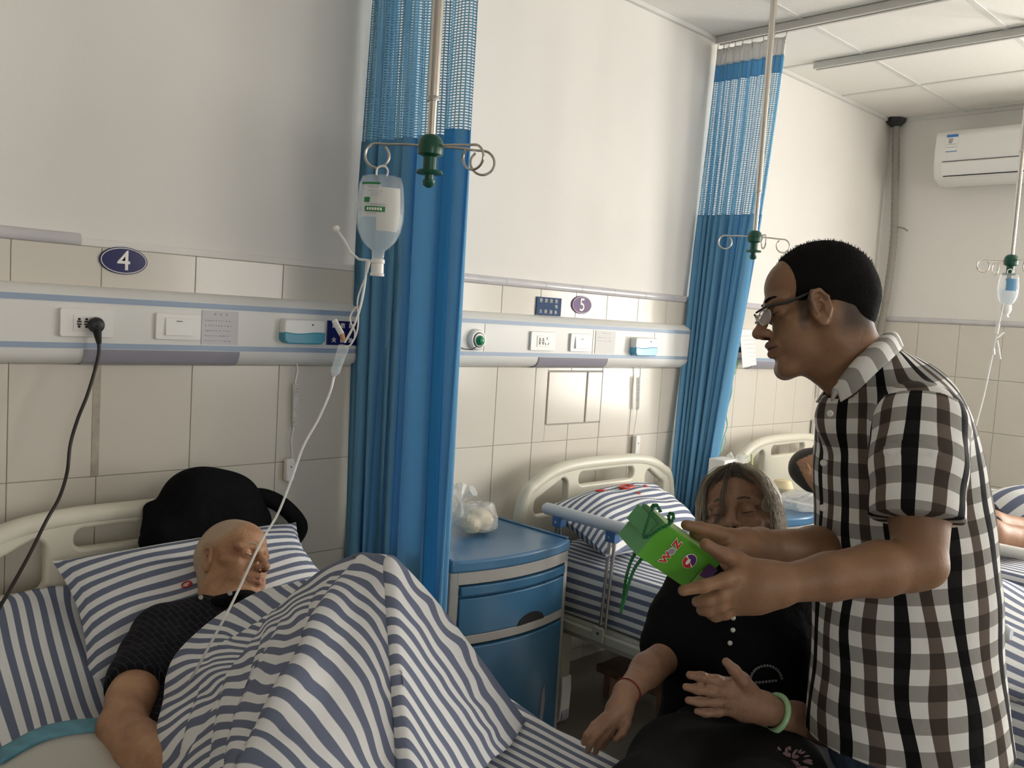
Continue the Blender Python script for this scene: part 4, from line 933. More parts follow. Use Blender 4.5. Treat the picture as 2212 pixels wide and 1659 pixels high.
# bedding piled at the left edge of bed four
K = lambda x, y, yy: [*A(x, y, 1, yy)]
rows = [[K(-150, 1340, -.17), K(-20, 1308, -.17), K(60, 1285, -.17), K(150, 1272, -.17), K(240, 1290, -.18)],
        [K(-150, 1400, -.30), K(-10, 1330, -.22), K(70, 1310, -.22), K(150, 1330, -.24), K(230, 1380, -.30)],
        [K(-150, 1480, -.45), K(0, 1420, -.38), K(85, 1410, -.38), K(175, 1430, -.40), K(260, 1470, -.44)],
        [K(-130, 1590, -.62), K(20, 1540, -.56), K(110, 1530, -.56), K(200, 1540, -.58), K(290, 1570, -.6)],
        [K(-100, 1720, -.80), K(40, 1660, -.75), K(120, 1625, -.72), K(220, 1610, -.70), K(320, 1640, -.72)],
        [K(-100, 1800, -.95), K(40, 1760, -.92), K(120, 1740, -.92), K(220, 1740, -.92), K(320, 1740, -.92)]]
G = surf(rows, 7, 7); st = np.zeros(G.shape); st[..., 0] = np.linspace(0, 1, G.shape[1])[None]*11+np.linspace(0, 1, G.shape[0])[:, None]**2*-1.5; 
G[..., 2] -= np.maximum(0, G[..., 2]-.80)
o = MB().grid(G, st).build('bed_sheet', M['stripe'], angle=180, solid=.012); tag(o, 'rumpled wide striped sheet piled at the left edge of bed four', 'bed sheet')
rows = [[K(0, 1640, -.80), K(100, 1588, -.755), K(220, 1572, -.74), K(330, 1580, -.75)], [K(0, 1668, -.86), K(100, 1618, -.80), K(220, 1598, -.78), K(330, 1600, -.78)]]
rows = [[p for p in r] for r in rows]
G1 = surf(rows, 4, 8); G1[..., 2] += .012
rows2 = [[K(-40, 1690, -.87), K(100, 1618, -.80), K(220, 1598, -.78), K(330, 1600, -.78)], [K(-40, 1760, -.98), K(100, 1700, -.93), K(220, 1690, -.92), K(360, 1690, -.9)], [K(-40, 1850, -1.1), K(100, 1800, -1.08), K(220, 1790, -1.06), K(360, 1790, -1.05)]]
G2 = surf(rows2, 5, 8); G2[..., 2] += .010
e = MB().grid(G2).build('under_pad', M['padwhite'], angle=180, solid=.006); tag(e, 'white absorbent under pad with light blue binding below the old man\'s elbow', 'bed pad')
MB().grid(G1).build('blue_binding', M['padblue'], e, angle=180, solid=.008)

# ------------------------------------------------------------------ the quilt over the raised knees
def tps(P, v, Q, lam=.002):
    P = np.asarray(P, float)/200; Q = np.asarray(Q, float)/200; v = np.asarray(v, float); n = len(P)
    U = lambda r2: np.where(r2 > 1e-12, .5*r2*np.log(np.maximum(r2, 1e-12)), 0)
    K_ = U(((P[:, None]-P[None])**2).sum(-1))+lam*np.eye(n); B = np.column_stack([np.ones(n), P]); Am = np.block([[K_, B], [B.T, np.zeros((3, 3))]])
    s = np.linalg.solve(Am, np.concatenate([v, np.zeros(3)])); return U(((Q[:, None]-P[None])**2).sum(-1))@s[:n]+np.column_stack([np.ones(len(Q)), Q])@s[n:]
def topx(V):
    d = V-CAM; z = d@_f; return np.stack([1106+FPX*(d@_r)/z, 829.5-FPX*(d@_u)/z], -1)
DP = lambda row: [[*D(*q)] for q in row]
LEG = [
 [(615, 1372, 1.74), (700, 1300, 1.70), (775, 1262, 1.64), (815, 1250, 1.60), (845, 1256, 1.58), (850, 1262, 1.58), (858, 1266, 1.58), (965, 1382, 1.68), (1135, 1592, 1.84)],
 [(600, 1330, 1.64), (690, 1250, 1.58), (765, 1211, 1.52), (805, 1205, 1.48), (838, 1212, 1.455), (845, 1221, 1.47), (853, 1222, 1.45), (958, 1338, 1.56), (1128, 1562, 1.80)],
 [(560, 1380, 1.60), (650, 1306, 1.53), (735, 1262, 1.46), (790, 1258, 1.43), (834, 1275, 1.41), (844, 1287, 1.452), (854, 1280, 1.405), (955, 1390, 1.50), (1110, 1585, 1.72)],
 [(520, 1440, 1.55), (600, 1372, 1.47), (695, 1330, 1.37), (770, 1340, 1.36), (836, 1370, 1.345), (846, 1379, 1.382), (857, 1370, 1.34), (940, 1460, 1.42), (1085, 1620, 1.60)],
 [(480, 1510, 1.50), (560, 1452, 1.41), (655, 1426, 1.285), (740, 1440, 1.27), (838, 1480, 1.265), (851, 1489, 1.292), (863, 1478, 1.26), (935, 1550, 1.32), (1045, 1650, 1.46)],
 [(440, 1590, 1.45), (520, 1530, 1.34), (617, 1493, 1.215), (710, 1520, 1.20), (842, 1580, 1.20), (857, 1592, 1.248), (872, 1580, 1.19), (935, 1640, 1.23), (1015, 1710, 1.33)],
 [(400, 1680, 1.40), (480, 1640, 1.27), (565, 1598, 1.15), (680, 1620, 1.12), (848, 1680, 1.14), (866, 1690, 1.16), (884, 1680, 1.13), (940, 1730, 1.15), (995, 1790, 1.22)],
 [(370, 1780, 1.36), (440, 1740, 1.22), (525, 1700, 1.09), (650, 1730, 1.06), (856, 1780, 1.09), (880, 1790, 1.10), (899, 1780, 1.08), (940, 1830, 1.10), (985, 1860, 1.14)]]
SB = []   # traced stripe numbers, left of the crease
kink = [(810, 1213), (765, 1240), (745, 1262), (720, 1283), (705, 1302), (700, 1332), (685, 1362), (668, 1397), (655, 1438), (632, 1483), (608, 1525), (588, 1567), (558, 1612), (530, 1655)]
for s, (x, y) in enumerate(kink):
    SB.append((x, y, s))
    if s >= 2:
        for dx, dy in ((-60, 28), (-120, 64), (-175, 104), (-225, 145), (-270, 185)): SB.append((x+dx, y+dy, s))
for s, l in ((6, [(738, 1379), (768, 1406), (792, 1438), (812, 1477), (827, 1522), (839, 1573), (851, 1603)]), (3, [(768, 1295), (803, 1313), (827, 1343), (836, 1379)]), (1, [(800, 1235), (830, 1250), (838, 1290)]),
             (9, [(663, 1495), (693, 1516), (723, 1555), (750, 1594), (768, 1635), (780, 1660)]), (11, [(618, 1588), (648, 1618), (672, 1648)]), (4.5, [(750, 1335), (790, 1362), (815, 1400), (832, 1450), (842, 1490)]), (7.5, [(715, 1428), (755, 1470), (785, 1530), (805, 1590), (820, 1650)]), (0, [(838, 1225), (780, 1206)])):
    for x, y in l: SB.append((x, y, s))
SCc = []
for s, l in {0: [(900, 1262), (960, 1340), (1030, 1440), (1090, 1520), (1130, 1570)], 1: [(865, 1240), (918, 1303), (989, 1394), (1021, 1465), (1054, 1524), (1095, 1589), (1139, 1642)], 2: [(862, 1282), (897, 1335), (933, 1388), (965, 1430), (989, 1465), (1012, 1518), (1045, 1562), (1065, 1598), (1095, 1640)],
             3: [(850, 1312), (891, 1359), (924, 1415), (965, 1475), (1006, 1530), (1045, 1585), (1083, 1640)], 4: [(849, 1347), (897, 1408), (942, 1472), (983, 1530), (1030, 1600), (1060, 1650)], 5: [(850, 1385), (900, 1452), (950, 1525), (1000, 1598), (1030, 1650)],
             6: [(850, 1425), (900, 1497), (950, 1572), (1000, 1650)], 7: [(850, 1465), (900, 1540), (950, 1615), (975, 1659)], 8: [(852, 1505), (900, 1580), (945, 1650)], 9: [(855, 1545), (900, 1620), (920, 1655)], 10: [(860, 1590), (900, 1655)]}.items():
    for x, y in l: SCc.append((x, y, s))
SB, SCc = np.array(SB, float), np.array(SCc, float)
def rip(G, amp, seed, f=9):
    R = np.random.default_rng(seed); a, b = G.shape[:2]; i, j = np.meshgrid(np.linspace(0, 1, a), np.linspace(0, 1, b), indexing='ij'); w_ = np.zeros((a, b))
    for _ in range(7):
        p, q, r_ = R.uniform(-f, f), R.uniform(-f, f), R.uniform(0, 6); w_ += np.sin(i*p*2+j*q*2+r_)/(1+.1*math.hypot(p, q))
    n = np.cross(np.gradient(G, axis=0), np.gradient(G, axis=1)); n /= np.linalg.norm(n, axis=2)[..., None]+1e-9
    return G+n*(w_*amp/3)[..., None]
def crease(G, st, px, line, w, shift, dep):
    """a sharp fold: a groove along the traced line and a jump in the weave on its right-hand side"""
    line = spline(np.array(line, float), 8); best = np.full(px.shape[:2], 1e9); sg = np.zeros(px.shape[:2]); tt = np.zeros(px.shape[:2])
    for i in range(len(line)-1):
        a, b_ = line[i], line[i+1]; ab = b_-a; t = np.clip(((px-a)@ab)/(ab@ab), 0, 1); dv = px-a-t[..., None]*ab; d = np.linalg.norm(dv, axis=-1); m = d < best
        best = np.where(m, d, best); sg = np.where(m, np.sign(ab[0]*dv[..., 1]-ab[1]*dv[..., 0]), sg); tt = np.where(m, (i+t)/(len(line)-1), tt)
    fade = np.sin(PI*np.clip(tt, .03, .97))**.6; n = np.cross(np.gradient(G, axis=0), np.gradient(G, axis=1)); n /= np.linalg.norm(n, axis=2)[..., None]+1e-9; n *= np.sign(n@(-_f))[..., None]
    side = sg < 0; r = best/w
    G = G+n*(fade*dep*np.where(side, np.exp(-(r*1.2)**2), -.9*np.exp(-(r*2.2)**2)))[..., None]
    st = st.copy(); st[..., 0] += np.where(side, shift*np.clip(1-r, 0, 1)*fade, -.25*shift*np.clip(1-r*1.6, 0, 1)*fade); return G, st
quilt = MB()
GL = surf(drape([DP(r) for r in LEG], .578, (.0, -.10, 0)), 20, 22); ci = 5*22
GL = rip(GL, .004, 3); px = topx(GL.reshape(-1, 3)).reshape(*GL.shape[:2], 2); st = np.zeros(GL.shape)
L_ = tps(SB[:, :2], SB[:, 2], px[:, :ci+1].reshape(-1, 2)).reshape(GL.shape[0], -1); R_ = tps(SCc[:, :2], SCc[:, 2], px[:, ci+1:].reshape(-1, 2)).reshape(GL.shape[0], -1)
st[..., 0] = np.concatenate([L_, R_], 1)
sc_ = st[:, :ci+1]; gc = GL[:, :ci+1]; pc = px[:, :ci+1]
for ln, w_, sh_, dp_ in (([(776, 1220), (722, 1290), (688, 1352), (656, 1428), (620, 1490), (588, 1555), (552, 1620), (520, 1680)], 34, .30, .012), ([(610, 1365), (590, 1420), (566, 1475), (548, 1530)], 26, .55, .010), ([(575, 1395), (552, 1480), (530, 1565), (512, 1640), (500, 1690)], 30, .6, .011),
                         ([(520, 1400), (505, 1470), (488, 1560), (470, 1640)], 26, .5, .009), ([(712, 1268), (690, 1300), (672, 1336)], 22, .4, .006)): gc, sc_ = crease(gc, sc_, pc, ln, w_, sh_, dp_)
GL = np.concatenate([gc, GL[:, ci+1:]], 1); st = np.concatenate([sc_, st[:, ci+1:]], 1)
# duplicate the crease column so the stripes break there
quilt.grid(GL[:, :ci+1], st[:, :ci+1]); s2 = st.copy(); s2[:, ci, 0] = tps(SCc[:, :2], SCc[:, 2], px[:, ci])
quilt.grid(GL[:, ci:], s2[:, ci:])
TOR = [
 [(632, 1300, 2.0), (640, 1272, 1.95), (690, 1258, 1.92), (745, 1275, 1.86), (810, 1320, 1.84)],
 [(572, 1306, 1.98), (575, 1286, 1.94), (640, 1282, 1.87), (705, 1298, 1.78), (770, 1340, 1.76)],
 [(500, 1350, 1.91), (485, 1333, 1.87), (560, 1342, 1.78), (640, 1366, 1.69), (700, 1400, 1.66)],
 [(420, 1418, 1.83), (405, 1402, 1.79), (480, 1405, 1.70), (560, 1418, 1.61), (620, 1450, 1.57)],
 [(395, 1470, 1.77), (372, 1455, 1.73), (430, 1462, 1.64), (510, 1476, 1.545), (560, 1510, 1.5)],
 [(385, 1525, 1.71), (362, 1518, 1.67), (420, 1530, 1.58), (480, 1536, 1.50), (520, 1570, 1.46)],
 [(375, 1592, 1.65), (350, 1590, 1.60), (400, 1602, 1.50), (450, 1606, 1.44), (490, 1640, 1.40)],
 [(370, 1684, 1.58), (344, 1680, 1.53), (390, 1690, 1.44), (430, 1695, 1.38), (465, 1720, 1.34)],
 [(360, 1794, 1.52), (335, 1790, 1.47), (375, 1790, 1.40), (410, 1795, 1.33), (440, 1800, 1.30)]]
ST = []
for s, l in {-1: [(598, 1274), (618, 1289), (642, 1298)], -3: [(660, 1268), (690, 1280), (705, 1285)], 0: [(547, 1286), (574, 1298), (598, 1316)], 1: [(511, 1301), (547, 1319), (574, 1337)], 2: [(487, 1316), (517, 1331), (553, 1352)], 3: [(445, 1346), (475, 1355), (526, 1367)], 4: [(424, 1370), (454, 1373), (508, 1385)], 5: [(404, 1388), (418, 1391), (454, 1391), (499, 1390)],
             6: [(383, 1424), (410, 1415), (445, 1415), (487, 1409)], 7: [(377, 1453), (410, 1439), (454, 1436), (487, 1424)], 8: [(380, 1480), (418, 1457), (463, 1439)], 9: [(374, 1507), (410, 1486), (454, 1454)], 10: [(368, 1531), (404, 1513), (445, 1480)], 11: [(365, 1558), (410, 1528), (454, 1495)], 12: [(353, 1582), (410, 1546), (469, 1504)], 13: [(359, 1618), (410, 1567), (454, 1528), (499, 1492)], 14: [(380, 1648), (418, 1588), (454, 1558), (508, 1520)], 15: [(400, 1665), (440, 1615), (480, 1580)]}.items():
    for x, y in l: ST.append((x, y, s))
ST = np.array(ST, float)
GT = rip(surf(drape([DP(r) for r in TOR], .578, (-.03, -.08, 0)), 16, 18), .010, 11, 11); st = np.zeros(GT.shape); px = topx(GT.reshape(-1, 3)); st[..., 0] = tps(ST[:, :2], ST[:, 2], px).reshape(GT.shape[:2]); px = px.reshape(*GT.shape[:2], 2)
for ln, w_, sh_, dp_ in (([(645, 1290), (600, 1330), (540, 1372), (480, 1400)], 26, .15, .007), ([(440, 1500), (425, 1560), (400, 1640)], 24, .3, .006)): GT, st = crease(GT, st, px, ln, w_, sh_, dp_)
quilt.grid(GT, st)
FLT = [
 [(1040, 1530, 1.98), (1110, 1580, 1.96), (1205, 1650, 1.93), (1300, 1700, 1.88), (1390, 1760, 1.8)],
 [(1060, 1500, 1.93), (1125, 1541, 1.89), (1205, 1590, 1.83), (1300, 1634, 1.75), (1380, 1680, 1.69)],
 [(1070, 1530, 1.86), (1140, 1580, 1.80), (1210, 1622, 1.74), (1290, 1672, 1.66), (1360, 1715, 1.6)],
 [(1070, 1600, 1.74), (1130, 1650, 1.66), (1190, 1700, 1.60), (1260, 1750, 1.52), (1300, 1800, 1.46)],
 [(1020, 1690, 1.5), (1090, 1760, 1.45), (1150, 1800, 1.42), (1200, 1840, 1.38), (1250, 1880, 1.34)]]
GF = rip(surf(drape([DP(r) for r in FLT], .578, (.0, -.10, 0)), 8, 10), .006, 7, 8); st = np.zeros(GF.shape); px = topx(GF.reshape(-1, 3)).reshape(*GF.shape[:2], 2)
st[..., 0] = (px[..., 1]-1541-(px[..., 0]-1125)*.52)/19.0; quilt.grid(GF, st)
q = quilt.build('quilt', M['stripe'], angle=180, solid=.010, offset=-1); tag(q, 'big blue grey and white striped quilt tented over the old man\'s raised knees', 'quilt')

# ------------------------------------------------------------------ black cable and plug at the left
e = empty('power_plug', A(205, 700, 1, RY-.02), 'black plug and long black cable hanging from the socket at the left', 'power plug')
pc = A(207, 702, 1, RY-.02)
MB().lathe([(.014, 0), (.019, .004), (.020, .014), (.017, .022), (.010, .026)], (pc[0], RY-.012, pc[2]), (0, -1, 0), 24).build('plug_body', M['black'], e)
pp = A(214, 742, 1, RY-.025)
MB().tube([(pc[0], RY-.026, pc[2]), (pc[0]+.002, RY-.027, pc[2]-.02), pp], [.014, .010, .006], 12).build('strain_relief', M['black'], e)
pts = [pp]+[A(x, y, 1, yy) for x, y, yy in ((213, 765, -.08), (205, 800, -.09), (188, 855, -.1), (168, 905, -.1), (152, 960, -.1), (145, 1020, -.12), (128, 1075, -.20), (100, 1125, -.24), (65, 1195, -.26), (28, 1262, -.28), (-5, 1318, -.30), (-60, 1400, -.3))]
MB().tube(spline(pts, 10), .0042, 10).build('cable', material('black cable', (.018, .012, .010), .5), e)

# ------------------------------------------------------------------ black bag hung on the headboard
s = SDF((.80, -.36, .72), (1.62, .02, 1.16), .005)
Y_ = -.17
for x, y, rx, ry, rz in ((440, 1095, .115, .075, .105), (400, 1120, .09, .07, .08), (500, 1095, .085, .07, .08), (365, 1150, .07, .065, .055), (470, 1150, .13, .08, .06), (540, 1130, .06, .05, .06), (420, 1060, .07, .06, .05), (480, 1065, .08, .06, .05)):
    s.ell(A(x, y, 1, Y_-.03), (rx, ry, rz), k=.03)
s.cap(A(325, 1100, 1, Y_-.02), A(345, 1140, 1, Y_-.05), .018, .035, k=.025); s.cap(A(315, 1172, 1, Y_-.05), A(370, 1180, 1, Y_-.07), .018, .03, k=.02)
bag = sdf_obj('cloth_bag', s, M['blackcloth'], None); tag(bag, 'bulging black cloth bag hung over the headboard above the old man', 'bag')
P = spline([A(520, 1075, 1, -.20), A(560, 1072, 1, -.2), A(600, 1086, 1, -.2), A(632, 1112, 1, -.20), A(648, 1140, 1, -.21), A(640, 1165, 1, -.22), A(628, 1180, 1, -.22)], 8)
MB().tube(P, np.interp(np.arange(len(P)), [0, 10, 30, 48], [.020, .024, .024, .012]), 12).build('strap', M['blackcloth'], bag)
P = spline([A(545, 1098, 1, -.22), A(560, 1120, 1, -.23), A(562, 1150, 1, -.23)], 6); MB().tube(P, .006, 8).build('grey_zip', M['lampgrey'], bag)

# ------------------------------------------------------------------ plastic bags
def crumpled(c, r, seed, name, label, cat, mat, knot=None, n=40, cr=.22):
    R = np.random.default_rng(seed); th = np.linspace(0, 2*PI, n, endpoint=False); ph = np.linspace(.02, PI-.02, n//2); dirs = R.normal(size=(26, 3)); dirs /= np.linalg.norm(dirs, axis=1)[:, None]; hs = R.uniform(.75, 1.0, 26)
    G = np.zeros((n, n//2, 3))
    for i, a in enumerate(th):
        for j, b in enumerate(ph):
            d = np.array((math.sin(b)*math.cos(a), math.sin(b)*math.sin(a), math.cos(b))); q = dirs@d; m = np.min(np.where(q > .25, hs/np.maximum(q, .25), 2)); rad = min(m, 1.15)
            rad += cr*.12*math.sin(7*a+5*b+seed)
            p = d*rad; 
            if p[2] < -.62: p[2] = -.62
            G[i, j] = np.array(c)+p*np.array(r)
    b = MB().grid(G, None, close_u=True); o = b.build(name, mat, None, smooth=True, angle=18); tag(o, label, cat)
    if knot is not None:
        top, h = knot; b = MB(); P = []
        for k in range(3):
            a = seed+k*2.1; t = np.array(top); b.tube([t-np.array((0, 0, .05)), t, t+np.array((.018*math.cos(a), .018*math.sin(a), h*.6)), t+np.array((.045*math.cos(a), .045*math.sin(a), h))], [.020, .007, .009, .022], 7)
        b.build('knotted_top', mat, o, angle=25)
    return o
cb = np.array((1.80, -.18, .705)); cb = A(1022, 1135, 2, .73)
bg1 = crumpled(cb+np.array((0, 0, .028)), (.095, .085, .062), 3, 'plastic_bag', 'thin clear plastic bag of cream steamed buns on the blue cabinet', 'plastic bag', M['poly'], (cb+np.array((-.045, .02, .075)), .05))
for k, (dx, dy, dz, r_) in enumerate(((.02, -.01, .02, .045), (-.03, -.02, .012, .036), (.055, .01, .012, .034))):
    s = MB().lathe([(.001, -r_*.7), (r_*.75, -r_*.65), (r_, -.15*r_), (r_*.85, r_*.4), (r_*.45, r_*.75), (.001, r_*.85)], cb+np.array((dx, dy, dz)), n=24); tag(s.build('steamed_bun', M['bun']), ('largest cream steamed bun, middle of the bag on the blue cabinet', 'small cream steamed bun at the left inside the bag on the blue cabinet', 'small cream steamed bun at the right inside the bag on the blue cabinet')[k], 'bun', 'buns in the bag on the near cabinet')
cb = A(1588, 1055, 1, -.34)
crumpled(cb, (.085, .07, .085), 6, 'plastic_bag', 'clear plastic bag with a knotted top on the far cabinet, above the woman\'s head', 'plastic bag', M['poly'], (cb+np.array((-.015, -.01, .085)), .06))
cb = A(1722, 1082, 1, -.62)
crumpled(cb, (.10, .10, .05), 12, 'plastic_bag', 'flattened clear plastic bag lying on bed six beside the woman\'s head', 'plastic bag', M['poly'])
cb = A(1690, 1052, 1, -.50)
tag(MB().lathe([(.001, -.03), (.035, -.028), (.048, 0), (.035, .03), (.001, .036)], cb, n=22).build('steamed_bun', M['bun']), 'cream bun in the plastic bag beside bed six rail', 'bun')
tb = A(1563, 1012, 1, -.33)
box = MB().box((tb[0]-.06, tb[1]-.04, .702), (tb[0]+.05, tb[1]+.04, tb[2]+.045)).build('paper_box', M['white'], bevel=.006); tag(box, 'white box on the far cabinet next to the foot of the curtain', 'box')
cp = A(1635, 1026, 1, -.30); bw = MB().lathe([(.022, -.035), (.030, -.03), (.046, .006), (.048, .008), (.044, .008), (.028, -.024), (.001, -.028)], cp, n=28).build('steel_bowl', M['steeldark']); tag(bw, 'small steel bowl on the far cabinet with a yellow straw beside it', 'bowl')
st_ = MB().cyl(A(1624, 1028, 1, -.36), A(1624, 981, 1, -.36), .0055, 10).build('drinking_straw', material('pale yellow green plastic', (.55, .62, .28), .4)); tag(st_, 'pale yellow green straw standing upright by the steel bowl', 'straw')

# ================================================================== PEOPLE
def head_sdf(s, o, R, sc=1.0, nose=1.0, jaw=1.0, sunk=0, k=.012, brow=1.0, mouth=0, ear=(0, 0), es=1.0, mw=1.0, ms=1.0):
    ex, ez = ear
    """local axes: x forward, y left, z up (metres for a 23 cm head)"""
    L = lambda *p: np.array(o)+R@(np.array(p, float)*sc)
    S = lambda v: v*sc
    E_ = lambda c, r, kk=k, sub=False, Rl=None: s.ell(L(*c), np.array(r)*sc, R if Rl is None else R@Rl, kk*sc, sub)
    E_((-.018, 0, .043), (.097, .076, .083)); E_((-.055, 0, .02), (.062, .066, .062), .02); E_((.035, 0, .05), (.052, .058, .052), .02)
    E_((.030, 0, -.035), (.058, .056, .075), .02)
    s.cap(L(.078, -.012, -.103), L(.078, .012, -.103), S(.019), S(.019), S(.022))                                    # chin
    for y in (-1, 1):
        s.cap(L(-.002, y*.052, -.058), L(.066, y*.020, -.100), S(.017*jaw), S(.014), S(.022)); s.cap(L(-.004, y*.054, -.058), L(-.004, y*.058, -.02), S(.016*jaw), S(.016), S(.02))   # jaw line
        s.cap(L(.060, y*.046, -.020), L(.028, y*.062, -.008), S(.014), S(.012), S(.018))                              # cheek bone
        s.ell(L(.052, y*.034, -.058), (S(.030), S(.022), S(.030)), R, S(.02))                                        # cheek
        s.cap(L(.084, y*.010, .026), L(.066, y*.050, .022), S(.0115*brow), S(.009*brow), S(.012))                     # brow
        s.ell(L(.089, y*.031, .003), (S(.014), S(.019), S(.011+sunk)), R, S(.012), True)                              # eye socket
        s.ell(L(.0735, y*.031, .003), (S(.0135), S(.0155), S(.0130)), R, S(.005))                                     # lids over the ball
    s.cap(L(.084, 0, .018), L(.109*nose, 0, -.024), S(.0085), S(.0105), S(.010)); s.ell(L(.111*nose, 0, -.028), (S(.0125), S(.0125), S(.0105)), R, S(.006))
    for y in (-1, 1):
        s.ell(L(.100*nose, y*.0125, -.031), (S(.0115), S(.0075), S(.0085)), R, S(.005)); s.ell(L(.105*nose, y*.0068, -.039), (S(.0065), S(.0038), S(.0055)), R, S(.002), True)
        s.cap(L(.094, y*.020, -.040), L(.082, y*.032, -.062), S(.0035), S(.002), S(.007), True)                       # nasolabial fold
    s.ell(L(.078-.006*(1-ms), 0, -.060), (S(.024*ms), S(.026), S(.024)), R, S(.016))                                                # muzzle
    for y in (-1, 1):
        s.cap(L(.1015, y*.004, -.0545+mouth*.3), L(.089-.004*(mw-1), y*.023*mw, -.0595), S(.0062), S(.0030), S(.005)); s.cap(L(.0985, 0, -.0685-mouth), L(.088, y*.020*mw, -.063), S(.0070), S(.0035), S(.005))
        s.cap(L(.109, 0, -.0615-mouth*.35), L(.090-.004*(mw-1), y*.025*mw, -.0612), S(.0016+mouth*.45), S(.0014), S(.0022), True)
        # ear: a shell with rim, hollow, small flap and lobe
        Re = np.array(Matrix.Rotation(.26*y, 3, 'Z')@Matrix.Rotation(.18, 3, 'Y')); c0 = np.array((-.012+ex, y*.077, -.004+ez)); Q = lambda a, b, c: L(*(c0+Re@(np.array((a, y*b, c))*es)))
        E_(tuple(c0), (.0190*es, .0060*es, .0315*es), .004, False, Re); E_((c0[0]-.002, y*.070, c0[2]), (.014, .012, .022), .008)
        s.ell(Q(.001, .010, .002), (S(.0125*es), S(.0080), S(.0225*es)), R@Re, S(.002), True)
        rim = [Q(.012, .004, .006), Q(.014, .005, .018), Q(.006, .006, .029), Q(-.008, .007, .028), Q(-.0175, .008, .012), Q(-.016, .007, -.008), Q(-.007, .005, -.022)]
        for a, b in zip(rim[:-1], rim[1:]): s.cap(a, b, S(.0040*es), S(.0040*es), S(.002))
        s.chain([Q(.008, .004, .010), Q(-.004, .006, .012), Q(-.010, .006, .002), Q(-.007, .006, -.010)], [S(.0026)]*4, S(.003)); s.ell(Q(.002, .006, -.003), (S(.0070), S(.008), S(.0075)), R@Re, S(.002), True)
        s.cap(Q(.011, .004, .000), Q(.010, .005, -.008), S(.0042), S(.0038), S(.003)); s.ell(Q(.003, .003, -.027), (S(.0090), S(.0045), S(.0090)), R, S(.004))
    return L
def neckdir(L): return L(-.03, 0, -.07)
def eye_parts(L, R, sc, e, closed=.5, mi=('eye', 'iris'), skin=None, sides=(-1, 1)):
    for y in sides:
        c = L(.0765, y*.031, .0025); r = .0118*sc
        MB().lathe([(r*math.sin(t)+1e-5, -r*math.cos(t)) for t in np.linspace(0, PI, 14)], c, R[:, 0], 20).build('eye', M['eye'], e, angle=180)
def strands(name, roots, fn, n, r, m, parent, seg=6, sides=3):
    b = MB()
    for i in range(n):
        P = fn(i)
        if P is None: continue
        P = np.asarray(P); b.tube(P, np.linspace(r, r*.35, len(P)), sides, cap=False)
    return b.build(name, m, parent, angle=180)

# ------------------------------------------------------------------ the standing man in the check shirt
e_man = empty('person', D(1950, 1640, 1.66)*np.array((1, 1, 0)), 'standing man in glasses and a black and white check shirt holding out a green box', 'person')
fw = camdir(-.985, -.150, .06); up_ = camdir(-.14, .97, .17)
Rm = frame(fw, up_); Hm = D(1763, 671, 1.64); scm = .955
lo = np.minimum.reduce([D(1455, 1100, 1.30), D(1455, 1340, 1.30), D(2080, 1340, 1.3), D(1700, 500, 1.5), D(2080, 1000, 1.9), D(1500, 1200, 1.6)])-.03
hi = np.maximum.reduce([D(1455, 1100, 1.30), D(1600, 480, 1.7), D(2080, 1340, 1.5), D(2080, 900, 1.95), D(1900, 480, 1.8)])+.03
HS = .0024
s = SDF(lo, hi, HS)
L = head_sdf(s, Hm, Rm, scm, nose=1.04, jaw=1.15, mouth=.003, ear=(.028, -.006), es=1.05)
Lm = L
nk = D(1895, 850, 1.66)
s.chain([L(-.030, 0, -.02), L(-.035, 0, -.08), nk], [.055, .056, .062], k=.03); s.cap(L(.028, 0, -.078), D(1850, 850, 1.63), .030, .035, k=.03)
s.chain([nk, D(1930, 1000, 1.68)], [.06, .09], k=.03)
shN, elN, wrN = D(1985, 930, 1.49), D(1988, 1216, 1.41), D(1672, 1264, 1.375)
s.chain([D(1940, 990, 1.64), shN], [.07, .052], k=.02); s.chain([shN, D(1985, 1090, 1.44), elN], [.056, .050, .0395], k=.012)
s.chain([elN, D(1900, 1229, 1.40), D(1790, 1246, 1.385), wrN], [.037, .0425, .036, .0275], k=.012); s.cap(D(2004, 1226, 1.41), D(1960, 1232, 1.41), .026, .033, k=.015)
shF, elF, wrF = D(1900, 930, 1.85), D(1860, 1205, 1.72), D(1640, 1180, 1.53)
s.chain([D(1930, 990, 1.70), shF, elF, D(1760, 1188, 1.63), wrF], [.09, .05, .040, .040, .0275], k=.02)
# near hand: back of the hand to the viewer, fingers over the face of the box
def hand(s, wr, palm, fingers, k=.006):
    s.chain([wr]+[p[0] for p in palm], [.027]+[p[1] for p in palm], k=.018)
    for f in fingers: s.chain([p[0] for p in f], [p[1] for p in f], k=k)
P_ = lambda x, y, d, r: (D(x, y, d), r)
def hnd(s, L_):
    for ch in L_:
        for i in range(len(ch)-1): s.cap(ch[i][0], ch[i+1][0], ch[i][1], ch[i+1][1], k=.007)
s.chain([wrN, D(1640, 1245, 1.372), D(1600, 1232, 1.372)], [.026, .022, .016], k=.02); s.chain([wrN, D(1640, 1265, 1.37), D(1585, 1262, 1.362)], [.026, .023, .017], k=.02); s.chain([wrN, D(1635, 1282, 1.372), D(1582, 1292, 1.368)], [.026, .022, .016], k=.02); s.chain([wrN, D(1630, 1290, 1.38), D(1592, 1308, 1.38)], [.024, .018, .014], k=.02)
